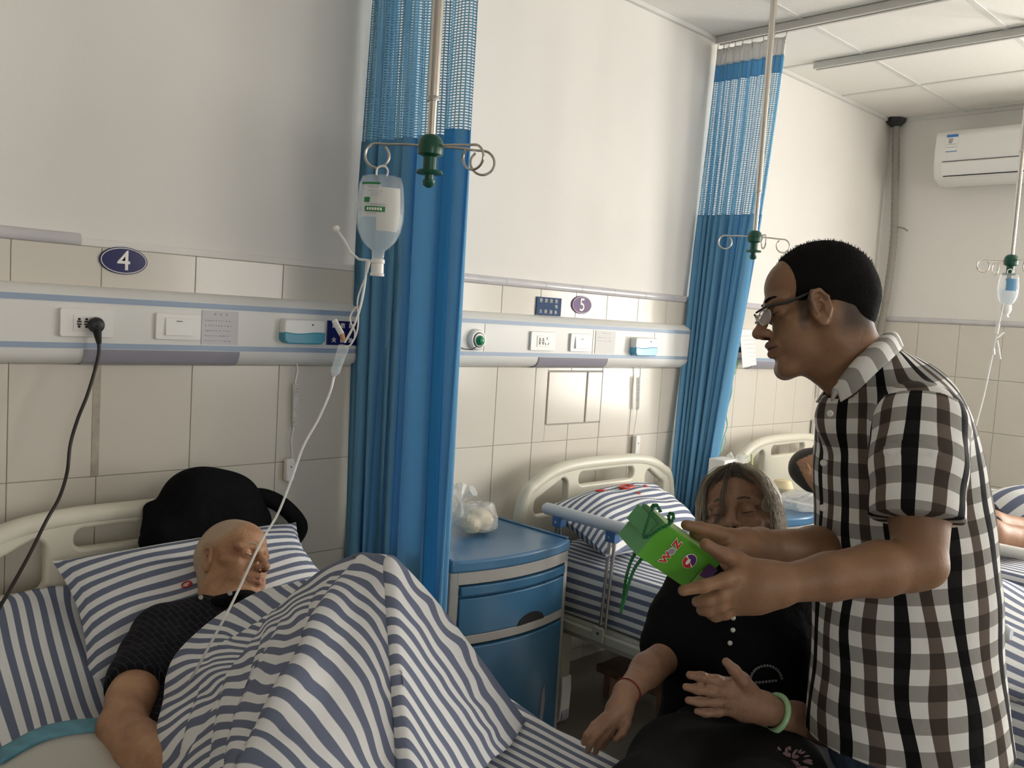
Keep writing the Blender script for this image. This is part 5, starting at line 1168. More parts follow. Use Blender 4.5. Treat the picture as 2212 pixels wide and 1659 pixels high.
hnd(s, [[P_(1640, 1240, 1.378, .018), P_(1598, 1213, 1.378, .0135), P_(1560, 1198, 1.372, .0112), P_(1524, 1176, 1.365, .0092)],
        [P_(1600, 1240, 1.362, .013), P_(1565, 1253, 1.345, .0108), P_(1520, 1266, 1.335, .0096), P_(1476, 1276, 1.332, .0082)],
        [P_(1590, 1268, 1.36, .012), P_(1558, 1286, 1.352, .0108), P_(1528, 1296, 1.352, .0098), P_(1506, 1300, 1.362, .0086)],
        [P_(1584, 1290, 1.366, .012), P_(1556, 1308, 1.360, .0105), P_(1530, 1317, 1.362, .0096), P_(1516, 1318, 1.372, .0086)],
        [P_(1590, 1306, 1.378, .011), P_(1568, 1324, 1.372, .0095), P_(1546, 1330, 1.376, .0086), P_(1535, 1327, 1.386, .0078)]])
# far hand: laid along the back edge of the box
s.chain([wrF, D(1610, 1172, 1.50), D(1575, 1166, 1.475)], [.027, .022, .018], k=.018); s.chain([wrF, D(1612, 1186, 1.505), D(1578, 1186, 1.485)], [.025, .021, .016], k=.018)
hnd(s, [[P_(1585, 1162, 1.478, .0145), P_(1545, 1150, 1.458, .0115), P_(1512, 1141, 1.445, .0100), P_(1482, 1134, 1.435, .0085)],
        [P_(1582, 1175, 1.485, .0135), P_(1548, 1166, 1.470, .0110), P_(1520, 1158, 1.460, .0096), P_(1500, 1152, 1.452, .0084)],
        [P_(1580, 1188, 1.490, .0125), P_(1555, 1184, 1.480, .0105), P_(1532, 1178, 1.475, .0092)],
        [P_(1584, 1200, 1.496, .0115), P_(1562, 1200, 1.490, .0095), P_(1545, 1197, 1.486, .0082)],
        [P_(1600, 1180, 1.480, .013), P_(1578, 1190, 1.455, .0105), P_(1560, 1195, 1.440, .009)]])
Ri = Rm.T
def mi_head(Cn, o, Rr, sc, lip=1):
    q = (Cn-o)@Rr/sc
    m = np.zeros(len(Cn), int); d = np.hypot(q[:, 1]*.62, (q[:, 2]+.0615)*1.25)
    m[(d < .0145) & (q[:, 0] > .080)] = lip; m[(q[:, 0] > .088) & (np.abs(q[:, 2]+.0612) < .0016) & (np.abs(q[:, 1]) < .022)] = 2
    m[(np.abs(q[:, 2]-.0035+.10*np.maximum(0, np.abs(np.abs(q[:, 1])-.031)-.006)) < .0019) & (np.abs(np.abs(q[:, 1])-.031) < .0125) & (q[:, 0] > .07)] = 2
    nn = (np.hypot((np.abs(q[:, 1])-.0068)*1.2, (q[:, 0]-.106)*.8) < .0050) & (q[:, 2] < -.0335) & (q[:, 2] > -.046); m[nn] = 2
    return m
M['crease'] = material('dark lash line', (.03, .015, .010), .7)
def stub_man(q):
    sm = lambda d, w: np.clip(.5-d/w, 0, 1)
    sb = sm(np.hypot((q[:, 0]-.040+.15*(q[:, 2]+.01))/.011, (q[:, 2]+.004)/.034)-1, .7)*(np.abs(q[:, 1]) > .05)
    bk = sm(q[:, 0]+.010+.35*(q[:, 2]+.055)*(q[:, 2] < 0), .03)*sm(-(q[:, 2]+.062), .03)
    return np.maximum(sb*.85, bk*.9)
body = sdf_obj('body', s, [M['skin_man']], e_man, st=lambda V: face_mask(V, Hm, Rm, scm, stub=stub_man), it=1)
lashes(Lm, Rm, scm, e_man, M['crease'], droop=.4)
# hair
s = SDF(Hm-.17, Hm+.17, .003)
s.ell(Lm(-.020, 0, .044), (.098, .077, .086), Rm, .01); s.ell(Lm(-.056, 0, .016), (.064, .068, .062), Rm, .015); s.ell(Lm(-.066, 0, -.024), (.036, .052, .036), Rm, .015); s.ell(Lm(.028, 0, .055), (.050, .056, .050), Rm, .012)
s.ell(Lm(.128, 0, .055), (.084, .14, .092), Rm, .006, True); s.ell(Lm(.075, 0, -.062), (.100, .12, .076), Rm, .010, True); s.ell(Lm(.010, 0, -.080), (.055, .12, .062), Rm, .01, True)
for y in (-1, 1): s.ell(Lm(.018, y*.088, -.012), (.024, .03, .038), Rm, .006, True)
s.cut(Lm(-.04, 0, -.062), Rm@np.array((.3, 0, -1.)))
hair = sdf_obj('hair', s, [M['blackhair']], e_man, it=1)
hv = np.array([v.co[:] for v in hair.data.vertices]); hq = (hv-Hm)@Rm; R_s = np.random.default_rng(2); ok = np.where((hq[:, 2] > .0) | (hq[:, 0] < -.03))[0]
hn = np.array([v.normal[:] for v in hair.data.vertices])
def fn(i):
    j = ok[R_s.integers(len(ok))]; n = hn[j]*.75+Rm@np.array((.25, 0, .35))+R_s.normal(size=3)*.28; n /= np.linalg.norm(n); l = R_s.uniform(.002, .0055)*(1.2 if hq[j, 2] > .06 else .55); p = hv[j]-hn[j]*.001
    return [p, p+n*l*.6, p+n*l]
strands('hair_tufts', None, fn, 3000, .0006, M['blackhair'], hair)
for y in (-1, 1):
    P = [Lm(.0955, y*.014, .028), Lm(.091, y*.024, .031), Lm(.083, y*.036, .031), Lm(.072, y*.046, .026)]; MB().tube(spline(P, 5), [.001]+[.0024]*7+[.0018]*7+[.0006], 8).build('eyebrow', M['blackhair'], e_man)
# glasses
g = empty('glasses', Lm(.10, 0, .005), None, None); g.parent = e_man; g.matrix_parent_inverse = e_man.matrix_basis.inverted()
for y in (-1, 1):
    th = np.linspace(0, 2*PI, 28, endpoint=False)
    P = np.array([Lm(.112-.012*abs(math.cos(t)*.5+.5*1)*.6-(.006 if math.cos(t) > 0 else 0), y*(.033+.022*math.cos(t)), -.003+.0150*math.sin(t)*(1 if math.sin(t) < 0 else .85)) for t in th])
    MB().tube(P, .0011, 6, closed=True).build('rim', M['steeldark'], g)
    MB().add(P, [tuple(range(28))]).build('lens', M['lens'], g, smooth=False, solid=.0012)
    P = [Lm(.103, y*.056, .006), Lm(.098, y*.068, .008), Lm(.065, y*.0735, .010), Lm(.030, y*.0785, .018), Lm(.012, y*.082, .020), Lm(.000, y*.076, -.004)]
    MB().tube(spline(P, 6), np.interp(np.arange(31), [0, 5, 30], [.0014, .0030, .0024]), 8).build('temple', M['black'], g)
    MB().tube([Lm(.114, y*.009, .012), Lm(.100, y*.057, .013)], .0020, 8).build('brow_bar', M['black'], g)
MB().tube(spline([Lm(.107, -.011, .004), Lm(.113, 0, .008), Lm(.107, .011, .004)], 5), .0012, 6).build('bridge', M['steeldark'], g)
# shirt
ax0 = D(1900, 760, 1.66); ax1 = D(1962, 1600, 1.70)
s = SDF(np.minimum.reduce([D(1720, 1640, 1.4), D(2230, 1640, 1.4), D(1720, 1640, 2.0)])-.05, np.maximum.reduce([D(2230, 1640, 1.4), D(2230, 740, 2.0), D(1800, 700, 2.0), D(2000, 690, 1.9)])+.05, .0055)
Rt = frame(camdir(-1, 0, 0), camdir(-.05, 1, 0)); lat = _f
for (x, y, hw, hl, hh, kk) in ((1925, 905, .118, .15, .10, .03), (1935, 1010, .142, .165, .14, .05), (1950, 1150, .152, .165, .16, .05), (1953, 1300, .160, .170, .16, .05), (1954, 1450, .162, .172, .16, .05), (1955, 1580, .170, .182, .16, .05), (1956, 1680, .171, .184, .16, .05)):
    s.ell(D(x, y, 1.68), (hw*1.03, hl, hh), Rt, kk)
s.chain([D(1880, 820, 1.64), D(1905, 870, 1.66)], [.070, .10], k=.05)
s.cap(D(1920, 880, 1.66), D(1985, 925, 1.53), .078, .074, k=.05); s.cap(D(1915, 880, 1.66), D(1940, 925, 1.84), .078, .070, k=.05)
s.chain([D(1985, 925, 1.50), D(1982, 1010, 1.455), D(1979, 1105, 1.43), D(1979, 1175, 1.42)], [.078, .072, .068, .070], k=.018)
s.chain([D(1900, 930, 1.86), D(1870, 1020, 1.82), D(1862, 1080, 1.78)], [.07, .064, .06], k=.02)
s.cap(D(1822, 905, 1.63), D(1850, 890, 1.64), .05, .06, k=.03); s.cap(Lm(-.03, 0, -.06), D(1845, 838, 1.63), .064, .050, k=.010, sub=True)
s.cut(D(1958, 1592, 1.68), camdir(-.03, -1, 0))
def cut_local(s, p, n, lo, hi):
    pass
def arm_field(V):
    a, b = D(1990, 900, 1.50), D(1979, 1105, 1.43); ab = b-a; Lb = np.linalg.norm(ab); t = ((V-a)@ab)/(ab@ab); d = np.linalg.norm(V-a-np.clip(t, 0, 1.4)[:, None]*ab, axis=1)
    return np.minimum.reduce([.086-d, (t+.10)*Lb, -((V-D(1960, 1050, 1.505))@_f)])
def snap(V, w=.0034):
    g0 = arm_field(V); G_ = np.stack([(arm_field(V+e)-g0)/1e-4 for e in np.eye(3)*1e-4], 1); m = np.abs(g0) < w; V = V.copy(); V[m] -= (g0[:, None]*G_/(np.sum(G_*G_, axis=1)[:, None]+1e-6))[m]; return V
def sleeve_st(V, faces=None):
    a, b = D(1990, 900, 1.50), D(1977, 1105, 1.43); ab = b-a; t = ((V-a)@ab)/(ab@ab); d = np.linalg.norm(V-a-np.clip(t, 0, 1)[:, None]*ab, axis=1)
    ins = arm_field(V) > 0
    Tx = ax1-ax0; Tn = Tx/np.linalg.norm(Tx); q = V-ax0; v = q@Tn; rad = q-v[:, None]*Tn; e1 = camdir(-1, 0, 0); e1 = e1-Tn*(e1@Tn); e1 /= np.linalg.norm(e1); e2 = np.cross(Tn, e1)
    ang = np.arctan2(rad@e2, rad@e1); u = ang*.17
    An = ab/np.linalg.norm(ab); qa = V-a; va = qa@An; ra = qa-va[:, None]*An; f1 = camdir(0, 0, -1); f1 = f1-An*(f1@An); f1 /= np.linalg.norm(f1); f2 = np.cross(An, f1); ua = np.arctan2(ra@f2, ra@f1)*.074
    w1 = np.sin(V[:, 2]*23+3*np.sin(ang*2))*.05+np.sin(V[:, 2]*41+ang*3)*.05*np.exp(-(ang/1.0)**2)
    fi = arm_field(V[faces].mean(1)) > 0; st = np.zeros((len(faces), 4, 3)); ufa, afa = u[faces], ua[faces]
    wrap = lambda x, per: np.where(x-x.mean(1, keepdims=True) > per/2, x-per, np.where(x-x.mean(1, keepdims=True) < -per/2, x+per, x))
    ufa = wrap(ufa, 2*PI*.17); afa = wrap(afa, 2*PI*.074)
    st[..., 0] = np.where(fi[:, None], afa/.095+.62, ufa/.098+.17+w1[faces]); st[..., 1] = np.where(fi[:, None], va[faces]/.054+.2, v[faces]/.0535); return st
V, F = s.mesh(); V = smooth_mesh(V, F, 2)
# trim the sleeve ends square to the arm
for (p, n, q_, r_) in ((D(1977, 1120, 1.43), D(1979, 1175, 1.42)-D(1982, 1010, 1.455), D(1979, 1105, 1.43), .086), (D(1862, 1080, 1.78), D(1862, 1080, 1.78)-D(1900, 930, 1.86), D(1862, 1080, 1.78), .075)):
    n = n/np.linalg.norm(n); tq = (V-p)@n; ds = np.linalg.norm(V-q_-((V-q_)@n)[:, None]*n, axis=1); m = (tq > 0) & (tq < .15) & (ds < r_); V[m] -= n*tq[m][:, None]*.96
# folds
def folds(V, pts):
    for a, b, r, dpt in pts:
        ab = b-a; t = np.clip(((V-a)@ab)/(ab@ab), 0, 1); d = np.linalg.norm(V-a-t[:, None]*ab, axis=1); w_ = np.exp(-(d/r)**2)*np.sin(PI*np.clip(t, .02, .98))**.5
        V += (-_f*dpt)[None]*w_[:, None]
    return V
V = folds(V, [(D(2075, 960, 1.55), D(2040, 1180, 1.54), .014, .016), (D(2100, 1010, 1.6), D(2060, 1240, 1.55), .012, -.014), (D(2050, 900, 1.55), D(2095, 1080, 1.6), .013, .014), (D(1900, 850, 1.55), D(1850, 1020, 1.53), .012, .012), (D(1880, 880, 1.55), D(1810, 1010, 1.55), .010, -.010),
              (D(2060, 1240, 1.53), D(2130, 1330, 1.6), .016, -.012), (D(1830, 1180, 1.52), D(1900, 1330, 1.5), .014, -.010), (D(1790, 1330, 1.55), D(1780, 1560, 1.55), .014, .014), (D(1820, 1350, 1.54), D(1815, 1560, 1.54), .012, -.012), (D(2090, 1350, 1.56), D(2100, 1560, 1.56), .016, .014), (D(2060, 1300, 1.54), D(2070, 1560, 1.54), .014, -.010), (D(1950, 960, 1.47), D(1930, 1100, 1.45), .008, -.008), (D(2020, 980, 1.46), D(2035, 1100, 1.46), .009, .010)])
ctr = lambda P: P
V = snap(V)
b = MB(); b.v.append(V); b.f = [tuple(f) for f in F.tolist()]; b.n = len(V); b.mi = [0]*len(F); b.at.append(np.zeros((len(V), 3)))
shirt = b.build('shirt', M['plaid'], e_man, angle=180, corner=sleeve_st(V, F).reshape(-1, 3))
# collar: a folded band that rises round the neck
up_e = [(1797, 842, 1.585), (1820, 812, 1.56), (1848, 780, 1.55), (1878, 752, 1.56), (1902, 730, 1.60), (1916, 720, 1.66), (1898, 735, 1.72), (1860, 775, 1.74), (1820, 815, 1.72), (1797, 842, 1.68)]
lo_e = [(1818, 868, 1.56), (1852, 845, 1.530), (1887, 811, 1.520), (1920, 780, 1.535), (1942, 758, 1.585), (1948, 748, 1.66), (1930, 768, 1.74), (1880, 815, 1.77), (1810, 862, 1.76), (1764, 870, 1.70)]
top = np.array([D(*q) for q in up_e]); low = np.array([D(*q) for q in lo_e]); G = surf([top+0*(top), top*.5+low*.5+np.array((0, 0, .010))-_f*.004, low], 4, 6); G = np.concatenate([G[:1]-np.array((0, 0, .02)), G]); st = np.zeros(G.shape)
Lc = np.cumsum(np.r_[0, np.linalg.norm(np.diff(G[-1], axis=0), axis=1)]); st[..., 0] = .33; st[..., 1] = Lc[None]/.058
col = MB().grid(G, st).build('collar', M['plaid'], e_man, angle=180, solid=.003)
# placket buttons and breast pocket
for x, y in ((1793, 893), (1779, 1000), (1777, 1097)): c_ = D(x, y, 1.555); MB().lathe([(.001, -.001), (.0055, -.001), (.006, .001), (.004, .002), (.001, .0015)], c_, -_f*.9+camdir(-.5, 0, 0), 14).build('shirt_button', M['button'], shirt)
# jeans
s = SDF(np.minimum(D(1770, 1660, 1.5), D(1770, 1660, 2.0))*np.array((1, 1, 0))-np.array((.2, .2, 0))+np.array((0, 0, .02)), np.maximum(D(2160, 1560, 1.5), D(2160, 1560, 2.0))+np.array((.12, .12, .05)), .009)
hipc = D(1950, 1590, 1.68)
s.ell(hipc, (.145, .16, .12), Rt, .03); s.cap(hipc-lat*.085-np.array((0, 0, .05)), hipc+lat*.085-np.array((0, 0, .05)), .10, .10, k=.02)
for sd in (-1, 1):
    h0 = hipc+lat*sd*.085; kn = h0+np.array((0, 0, -.38))+camdir(-.03, 0, 0); an = np.array((h0[0], h0[1], .07))
    s.chain([h0, kn, an], [.098, .070, .062], k=.03)
jeans = sdf_obj('jeans', s, [M['jeans']], e_man, it=2)
for sd in (-1, 1):
    h0 = hipc+lat*sd*.085; a0 = np.array((h0[0], h0[1], 0)); b = MB(); fd = Rt[:, 0]*np.array((1, 1, 0)); fd /= np.linalg.norm(fd); sdv = np.array((-fd[1], fd[0], 0))
    G = []
    for t in np.linspace(-1, 1, 13):
        wd = .045*math.sqrt(max(0, 1-abs(t)**3))+.002; hh = .075 if t < -.2 else .075-.035*(t+.2)/1.2
        G.append([a0+fd*(.05+t*.125)+sdv*wd*math.cos(q)+np.array((0, 0, max(.0, hh*.5+hh*.5*math.sin(q)))) for q in np.linspace(0, 2*PI, 16)])
    MB().grid(G).build('shoe', M['black'], e_man, angle=180)

# ------------------------------------------------------------------ the green gift box
bx = empty('gift_box', D(1470, 1190, 1.42), 'bright green card gift box with cord handle held out by the standing man', 'gift box')
F1 = D(1434, 1129, 1.365); Lx = D(1557, 1216, 1.425)-F1; Sx = D(1385, 1206, 1.375)-F1; Sx -= Lx*(Sx@Lx)/(Lx@Lx); Tn = np.cross(Lx, Sx); Tn /= np.linalg.norm(Tn); Tn = Tn if Tn@_f > 0 else -Tn
Tx = D(1389, 1084, 1.42)-F1; Tx -= Lx*(Tx@Lx)/(Lx@Lx)*.0
Tx = D(1391, 1086, 1.415)-F1
def quad(name, p, a, b_, m, par, off=0):
    n = np.cross(a, b_); n /= np.linalg.norm(n); n = n if n@_f < 0 else -n; p = p+n*off
    return MB().add([p, p+a, p+a+b_, p+b_], [(0, 1, 2, 3)]).build(name, m, par, smooth=False, solid=.0006)
b = MB(); P = [F1, F1+Lx, F1+Lx+Sx, F1+Sx]; P = P+[p+Tx for p in P]
b.add(P, [(0, 1, 2, 3), (7, 6, 5, 4), (1, 5, 6, 2), (3, 2, 6, 7), (0, 4, 5, 1)]); b.cur = 1; b.add([P[0], P[3], P[7], P[4]], [(0, 1, 2, 3)])
bb = b.build('box_body', [M['boxgreen'], M['boxgreen2']], bx, smooth=False, bevel=.0008)
quad('lit_side_panel', F1+Tx*.04+Lx*.02, Lx*.96, Tx*.92, M['boxlight'], bx, .0008)  # light falling on the upper side is put into a paler green
fl = MB(); fl.add([F1+Tx*.12+Sx*.12-Lx*.01, F1+Tx*.98-Lx*.06+Sx*.1, F1+Tx*.98-Lx*.06+Sx*.55, F1+Tx*.2-Lx*.01+Sx*.55], [(0, 1, 2, 3)]); fl.build('inner_flap', M['boxgreen2'], bx, smooth=False, solid=.001)
# print on the front: W (ball) Z, a round red-white-violet badge, a violet and green patch
ex, ey = Sx/np.linalg.norm(Sx), Lx/np.linalg.norm(Lx)
nrm = np.cross(ex, ey); nrm = nrm if nrm@_f < 0 else -nrm
def onf(u, v, o=.0012): return F1+Lx*u+Sx*v+nrm*o
rd = -Sx/np.linalg.norm(Sx)
upd = -Lx/np.linalg.norm(Lx)
if np.cross(rd, upd)@nrm < 0: upd_ = upd
for ch, v in (('W', .66), ('Z', .24)):
    put_text('letter_outline', ch, .0185, onf(.33, v, .0010), rd, upd, M['print'], bb, depth=.0002, bold=.0016); put_text('letter', ch, .0185, onf(.33, v, .0016), rd, upd, M['red'], bb, depth=.0003, bold=.0006)
def disc(name, c_, r, m, a0=0, a1=360, par=bb, o=0, sq=1):
    th = np.radians(np.linspace(a0, a1, 30)); P = [c_+nrm*o]+[c_+nrm*o+rd*r*math.cos(t)+upd*r*sq*math.sin(t) for t in th]; F = [(0, i, i+1) for i in range(1, 30)]
    return MB().add(P, F).build(name, m, par, smooth=False)
disc('ball', onf(.33, .45), .0070, M['print'], o=.0004); disc('ball_core', onf(.33, .45), .0058, M['lampgrey'], o=.0008)
disc('badge', onf(.62, .40), .0130, M['print'], o=.0001); disc('badge_red', onf(.62, .40), .0122, M['red'], 75, 235, o=.0005); disc('badge_violet', onf(.62, .40), .0118, M['violet'], -110, 60, o=.0005); disc('badge_white', onf(.605, .43), .0055, M['print'], o=.0009, sq=.6)
quad('patch_light', onf(.84, .42, 0), Lx*.13, Sx*.42, M['boxlight'], bb, .001); quad('patch_violet', onf(.86, .18, 0), Lx*.16, Sx*.36, M['violet'], bb, .0016)
def rope(name, pts, r=.0026, tw=18):
    P = spline(pts, 12); n = len(P); b = MB(); T = np.gradient(P, axis=0); T /= np.linalg.norm(T, axis=1)[:, None]; a = np.cross(T, camdir(.3, .2, 1)); a /= np.linalg.norm(a, axis=1)[:, None]+1e-9; c_ = np.cross(T, a)
    Ls = np.r_[0, np.cumsum(np.linalg.norm(np.diff(P, axis=0), axis=1))]
    for k in range(2):
        ph = Ls*2*PI/.011+k*PI; b.tube(P+a*(np.cos(ph)*r*.55)[:, None]+c_*(np.sin(ph)*r*.55)[:, None], r*.62, 6)
    return b.build(name, M['cord'], bx, angle=180)
q = lambda x, y, d=1.355: D(x, y, d)
rope('cord_handle', [q(1412, 1094, 1.40), q(1400, 1125, 1.37), q(1391, 1158, 1.36), q(1404, 1157, 1.352), q(1425, 1143, 1.35), q(1446, 1132, 1.35), q(1455, 1117, 1.35), q(1450, 1108, 1.352), q(1444, 1116, 1.355), q(1447, 1128, 1.36)])
rope('cord_handle', [q(1408, 1096, 1.38), q(1412, 1091, 1.37), q(1420, 1093, 1.37), q(1427, 1106, 1.37)])
rope('cord_handle', [q(1374, 1192, 1.40), q(1362, 1215, 1.40), q(1352, 1250, 1.40), q(1347, 1285, 1.40), q(1341, 1325, 1.40)])
rope('cord_handle', [q(1386, 1207, 1.385), q(1372, 1226, 1.39), q(1360, 1255, 1.39), q(1352, 1285, 1.395), q(1344, 1310, 1.40)])

# ------------------------------------------------------------------ the seated old woman
e_w = empty('person', D(1620, 1500, 1.98)*np.array((1, 1, 0)), 'seated grey haired woman in black with a jade bangle, looking at the green box', 'person')
fw = camdir(-.44, .34, -.82); up_ = camdir(.04, .91, .40); Rw = frame(fw, up_); Hw = D(1602, 1126, 1.92); scw = .98
lo = np.minimum.reduce([D(1250, 1640, 1.6), D(1250, 1640, 2.1), D(1780, 1640, 1.6)])-.02; hi = np.maximum.reduce([D(1780, 1000, 1.75), D(1700, 990, 2.1), D(1780, 1400, 2.1)])+.03
s = SDF(lo, hi, .0030)
L = head_sdf(s, Hw, Rw, scw, nose=.94, jaw=1.1, brow=.8); Lw = L
s.chain([L(-.03, 0, -.04), D(1620, 1235, 1.97), D(1620, 1300, 1.98)], [.055, .055, .09], k=.03)
s.chain([D(1490, 1300, 1.96), D(1470, 1370, 1.90), D(1444, 1412, 1.87)], [.042, .038, .034], k=.015); s.cap(D(1620, 1290, 1.98), D(1480, 1300, 1.96), .08, .05, k=.03)
wr = D(1352, 1497, 1.73)
s.chain([D(1442, 1414, 1.87), D(1398, 1448, 1.80), wr], [.034, .0335, .0205], k=.012)
s.chain([wr, D(1333, 1532, 1.705), D(1313, 1558, 1.685)], [.0215, .020, .013], k=.012); s.chain([wr, D(1345, 1536, 1.71), D(1330, 1560, 1.70)], [.0205, .018, .012], k=.012)
def hn2(s, L_):
    for ch in L_:
        for i in range(len(ch)-1): s.cap(ch[i][0], ch[i+1][0], ch[i][1], ch[i+1][1], k=.004)
hn2(s, [[P_(1308, 1550, 1.685, .0105), P_(1284, 1568, 1.665, .0080), P_(1268, 1588, 1.655, .0070), P_(1261, 1604, 1.655, .0058)], [P_(1314, 1558, 1.683, .0105), P_(1291, 1582, 1.662, .0082), P_(1276, 1604, 1.655, .0072), P_(1270, 1622, 1.66, .0060)],
        [P_(1322, 1562, 1.69, .0105), P_(1304, 1590, 1.675, .0080), P_(1291, 1610, 1.67, .0070), P_(1286, 1626, 1.675, .0058)], [P_(1330, 1562, 1.70, .010), P_(1318, 1588, 1.69, .0075), P_(1306, 1604, 1.69, .0064), P_(1301, 1615, 1.695, .0055)],
        [P_(1352, 1535, 1.705, .0125), P_(1352, 1562, 1.69, .0095), P_(1343, 1585, 1.68, .0080), P_(1330, 1598, 1.675, .0066)]])
wl = D(1650, 1530, 1.70); el = D(1790, 1588, 1.92)
s.chain([D(1760, 1320, 1.98), el, D(1720, 1558, 1.77), wl], [.05, .042, .034, .0245], k=.02); s.cap(D(1620, 1290, 1.98), D(1760, 1320, 1.98), .08, .05, k=.03)
s.chain([wl, D(1615, 1505, 1.685), D(1580, 1483, 1.67)], [.0245, .022, .016], k=.016); s.chain([wl, D(1612, 1518, 1.685), D(1572, 1505, 1.665)], [.0245, .022, .016], k=.016); s.chain([wl, D(1608, 1530, 1.69), D(1572, 1528, 1.675)], [.0245, .021, .015], k=.016)
hnd(s, [[P_(1622, 1495, 1.675, .017), P_(1604, 1468, 1.655, .0125), P_(1586, 1448, 1.645, .0100), P_(1569, 1430, 1.64, .0082)],
        [P_(1582, 1478, 1.665, .0125), P_(1548, 1470, 1.648, .0100), P_(1515, 1462, 1.64, .0088), P_(1490, 1458, 1.64, .0074)],
        [P_(1578, 1495, 1.662, .0125), P_(1540, 1494, 1.645, .0100), P_(1508, 1489, 1.638, .0088), P_(1482, 1484, 1.64, .0072)],
        [P_(1576, 1512, 1.667, .0120), P_(1542, 1516, 1.655, .0096), P_(1511, 1516, 1.65, .0084), P_(1487, 1513, 1.65, .0070)],
        [P_(1578, 1528, 1.675, .0110), P_(1550, 1538, 1.668, .0088), P_(1525, 1540, 1.665, .0076), P_(1506, 1537, 1.665, .0064)]])
body = sdf_obj('body', s, [M['skin_woman']], e_w, st=lambda V: face_mask(V, Hw, Rw, scw), it=2)
lashes(Lw, Rw, scw, e_w, M['crease'], droop=.6)
for y in (-1, 1):
    P = [Lw(.0935, y*.014, .027), Lw(.089, y*.026, .031), Lw(.079, y*.040, .029)]; MB().tube(spline(P, 5), [.001]+[.0018]*9+[.0008], 6).build('eyebrow', M['darkgreyhair'], e_w)
c_ = Lw(-.008, .081, -.040); MB().lathe([(.0005, -.003), (.003, 0), (.0005, .003)], c_, -_f, 10).build('earring', M['steel'], e_w)
# hair: a close cap with long loose strands
s = SDF(Hw-.16, Hw+.16, .0032)
s.ell(Lw(-.025, 0, .040), (.102, .083, .090), Rw, .01); s.ell(Lw(-.055, 0, -.01), (.065, .076, .085), Rw, .015)
s.ell(Lw(.105, 0, -.015), (.085, .072, .082), Rw, .008, True)
for y in (-1, 1): s.ell(Lw(.0, y*.088, -.012), (.022, .02, .030), Rw, .005, True)
s.cut(Lw(0, 0, -.07), Rw@np.array((.2, 0, -1.)))
hr = sdf_obj('hair', s, [M['greyhair']], e_w, it=1)
R_s = np.random.default_rng(5)
def hs(i):
    y = -1 if i % 2 else 1; a = R_s.uniform(-.055, .060); j = R_s.normal(size=3)*.003; sp = R_s.uniform(0, 1); x0 = .065-.10*sp
    P = [Lw(x0, y*.004, .119-.02*abs(x0)*6), Lw(x0+.018, y*.034, .112-.25*max(0, x0)), Lw(x0*.8+.022, y*.064, .072), Lw(x0*.6+.024-.01*sp, y*(.077+.005*sp), .030), Lw(x0*.5+.018-.02*sp, y*(.082+.004*sp), -.015-.0*sp), Lw(x0*.4+.010-.02*sp, y*(.080+.010*R_s.uniform(-.5, 1)), -.060-.03*R_s.uniform(0, 1))]
    P = [p+j+R_s.normal(size=3)*.0012*k for k, p in enumerate(P)]
    return spline(P, 5)
strands('loose_strands', None, hs, 300, .0010, M['greyhair'], hr)
def hs2(i):
    w_ = R_s.normal()*.0028; P = [Lw(.055, .000+w_, .115), Lw(.088, -.004+w_, .085), Lw(.100, -.012+w_, .040), Lw(.104, -.020+w_, .0), Lw(.100, -.034+w_, -.028), Lw(.088, -.052, -.040)]
    return spline([p+R_s.normal(size=3)*.0015 for p in P], 5)
strands('forelock', None, hs2, 16, .0008, M['darkgreyhair'], hr)
def hs3(i):
    y = R_s.uniform(-1, 1); P = [Lw(.045, .0, .118), Lw(.072, .012*y+.006, .108), Lw(.082, .03*y, .085-.0*abs(y)), Lw(.072, .052*y, .062)]
    return spline([p+R_s.normal(size=3)*.0015 for p in P], 5)
strands('front_hair', None, hs3, 90, .0011, M['darkgreyhair'], hr)
# blouse
s = SDF(np.minimum.reduce([D(1380, 1640, 1.8), D(1780, 1640, 1.8), D(1380, 1640, 2.2)])-.03, np.maximum.reduce([D(1880, 1200, 1.8), D(1880, 1200, 2.25), D(1500, 1200, 2.2)])+.04, .006)
Rb = frame(camdir(-.1, 0, -1), camdir(0, 1, 0))
s.cap(D(1535, 1275, 1.97), D(1700, 1280, 2.0), .085, .085, k=.04); s.ell(D(1610, 1380, 1.96), (.13, .185, .17), Rb, .05); s.ell(D(1605, 1500, 1.96), (.145, .175, .15), Rb, .05); s.ell(D(1600, 1600, 1.96), (.15, .19, .12), Rb, .04); s.ell(D(1612, 1400, 1.88), (.07, .13, .08), Rb, .04)
s.chain([D(1512, 1295, 1.965), D(1475, 1345, 1.93), D(1452, 1400, 1.895)], [.082, .070, .064], k=.03); s.chain([D(1730, 1290, 2.0), D(1780, 1400, 1.97)], [.08, .066], k=.03)
s.ell(D(1463, 1392, 1.90), (.06, .075, .055), Rb, .02)
bl = sdf_obj('blouse', s, [M['blackcloth']], e_w, it=2)
for x, y in ((1584, 1335), (1583, 1361), (1577, 1389)): MB().lathe([(.001, -.004), (.0045, -.002), (.005, .001), (.003, .004), (.001, .005)], D(x, y, 1.805), -_f, 12).build('rhinestone_button', M['button'], bl)
def dots(name, pts, d, r, m, par):
    b = MB()
    for x, y in pts: b.lathe([(.0005, -.001), (r, 0), (r*.8, .0015), (.0005, .002)], D(x, y, d), -_f, 8)
    return tag(b.build(name, m, par), kind='stuff')
M['dullbead'] = material('dull grey beads', (.10, .10, .11), .4)
dots('beaded_arc', [(1655+34*math.cos(t), 1470-32*math.sin(t)) for t in np.linspace(.15, PI-.1, 16)]+[(1620+x, 1476-.1*x) for x in range(0, 60, 7)], 1.80, .0032, M['dullbead'], bl)
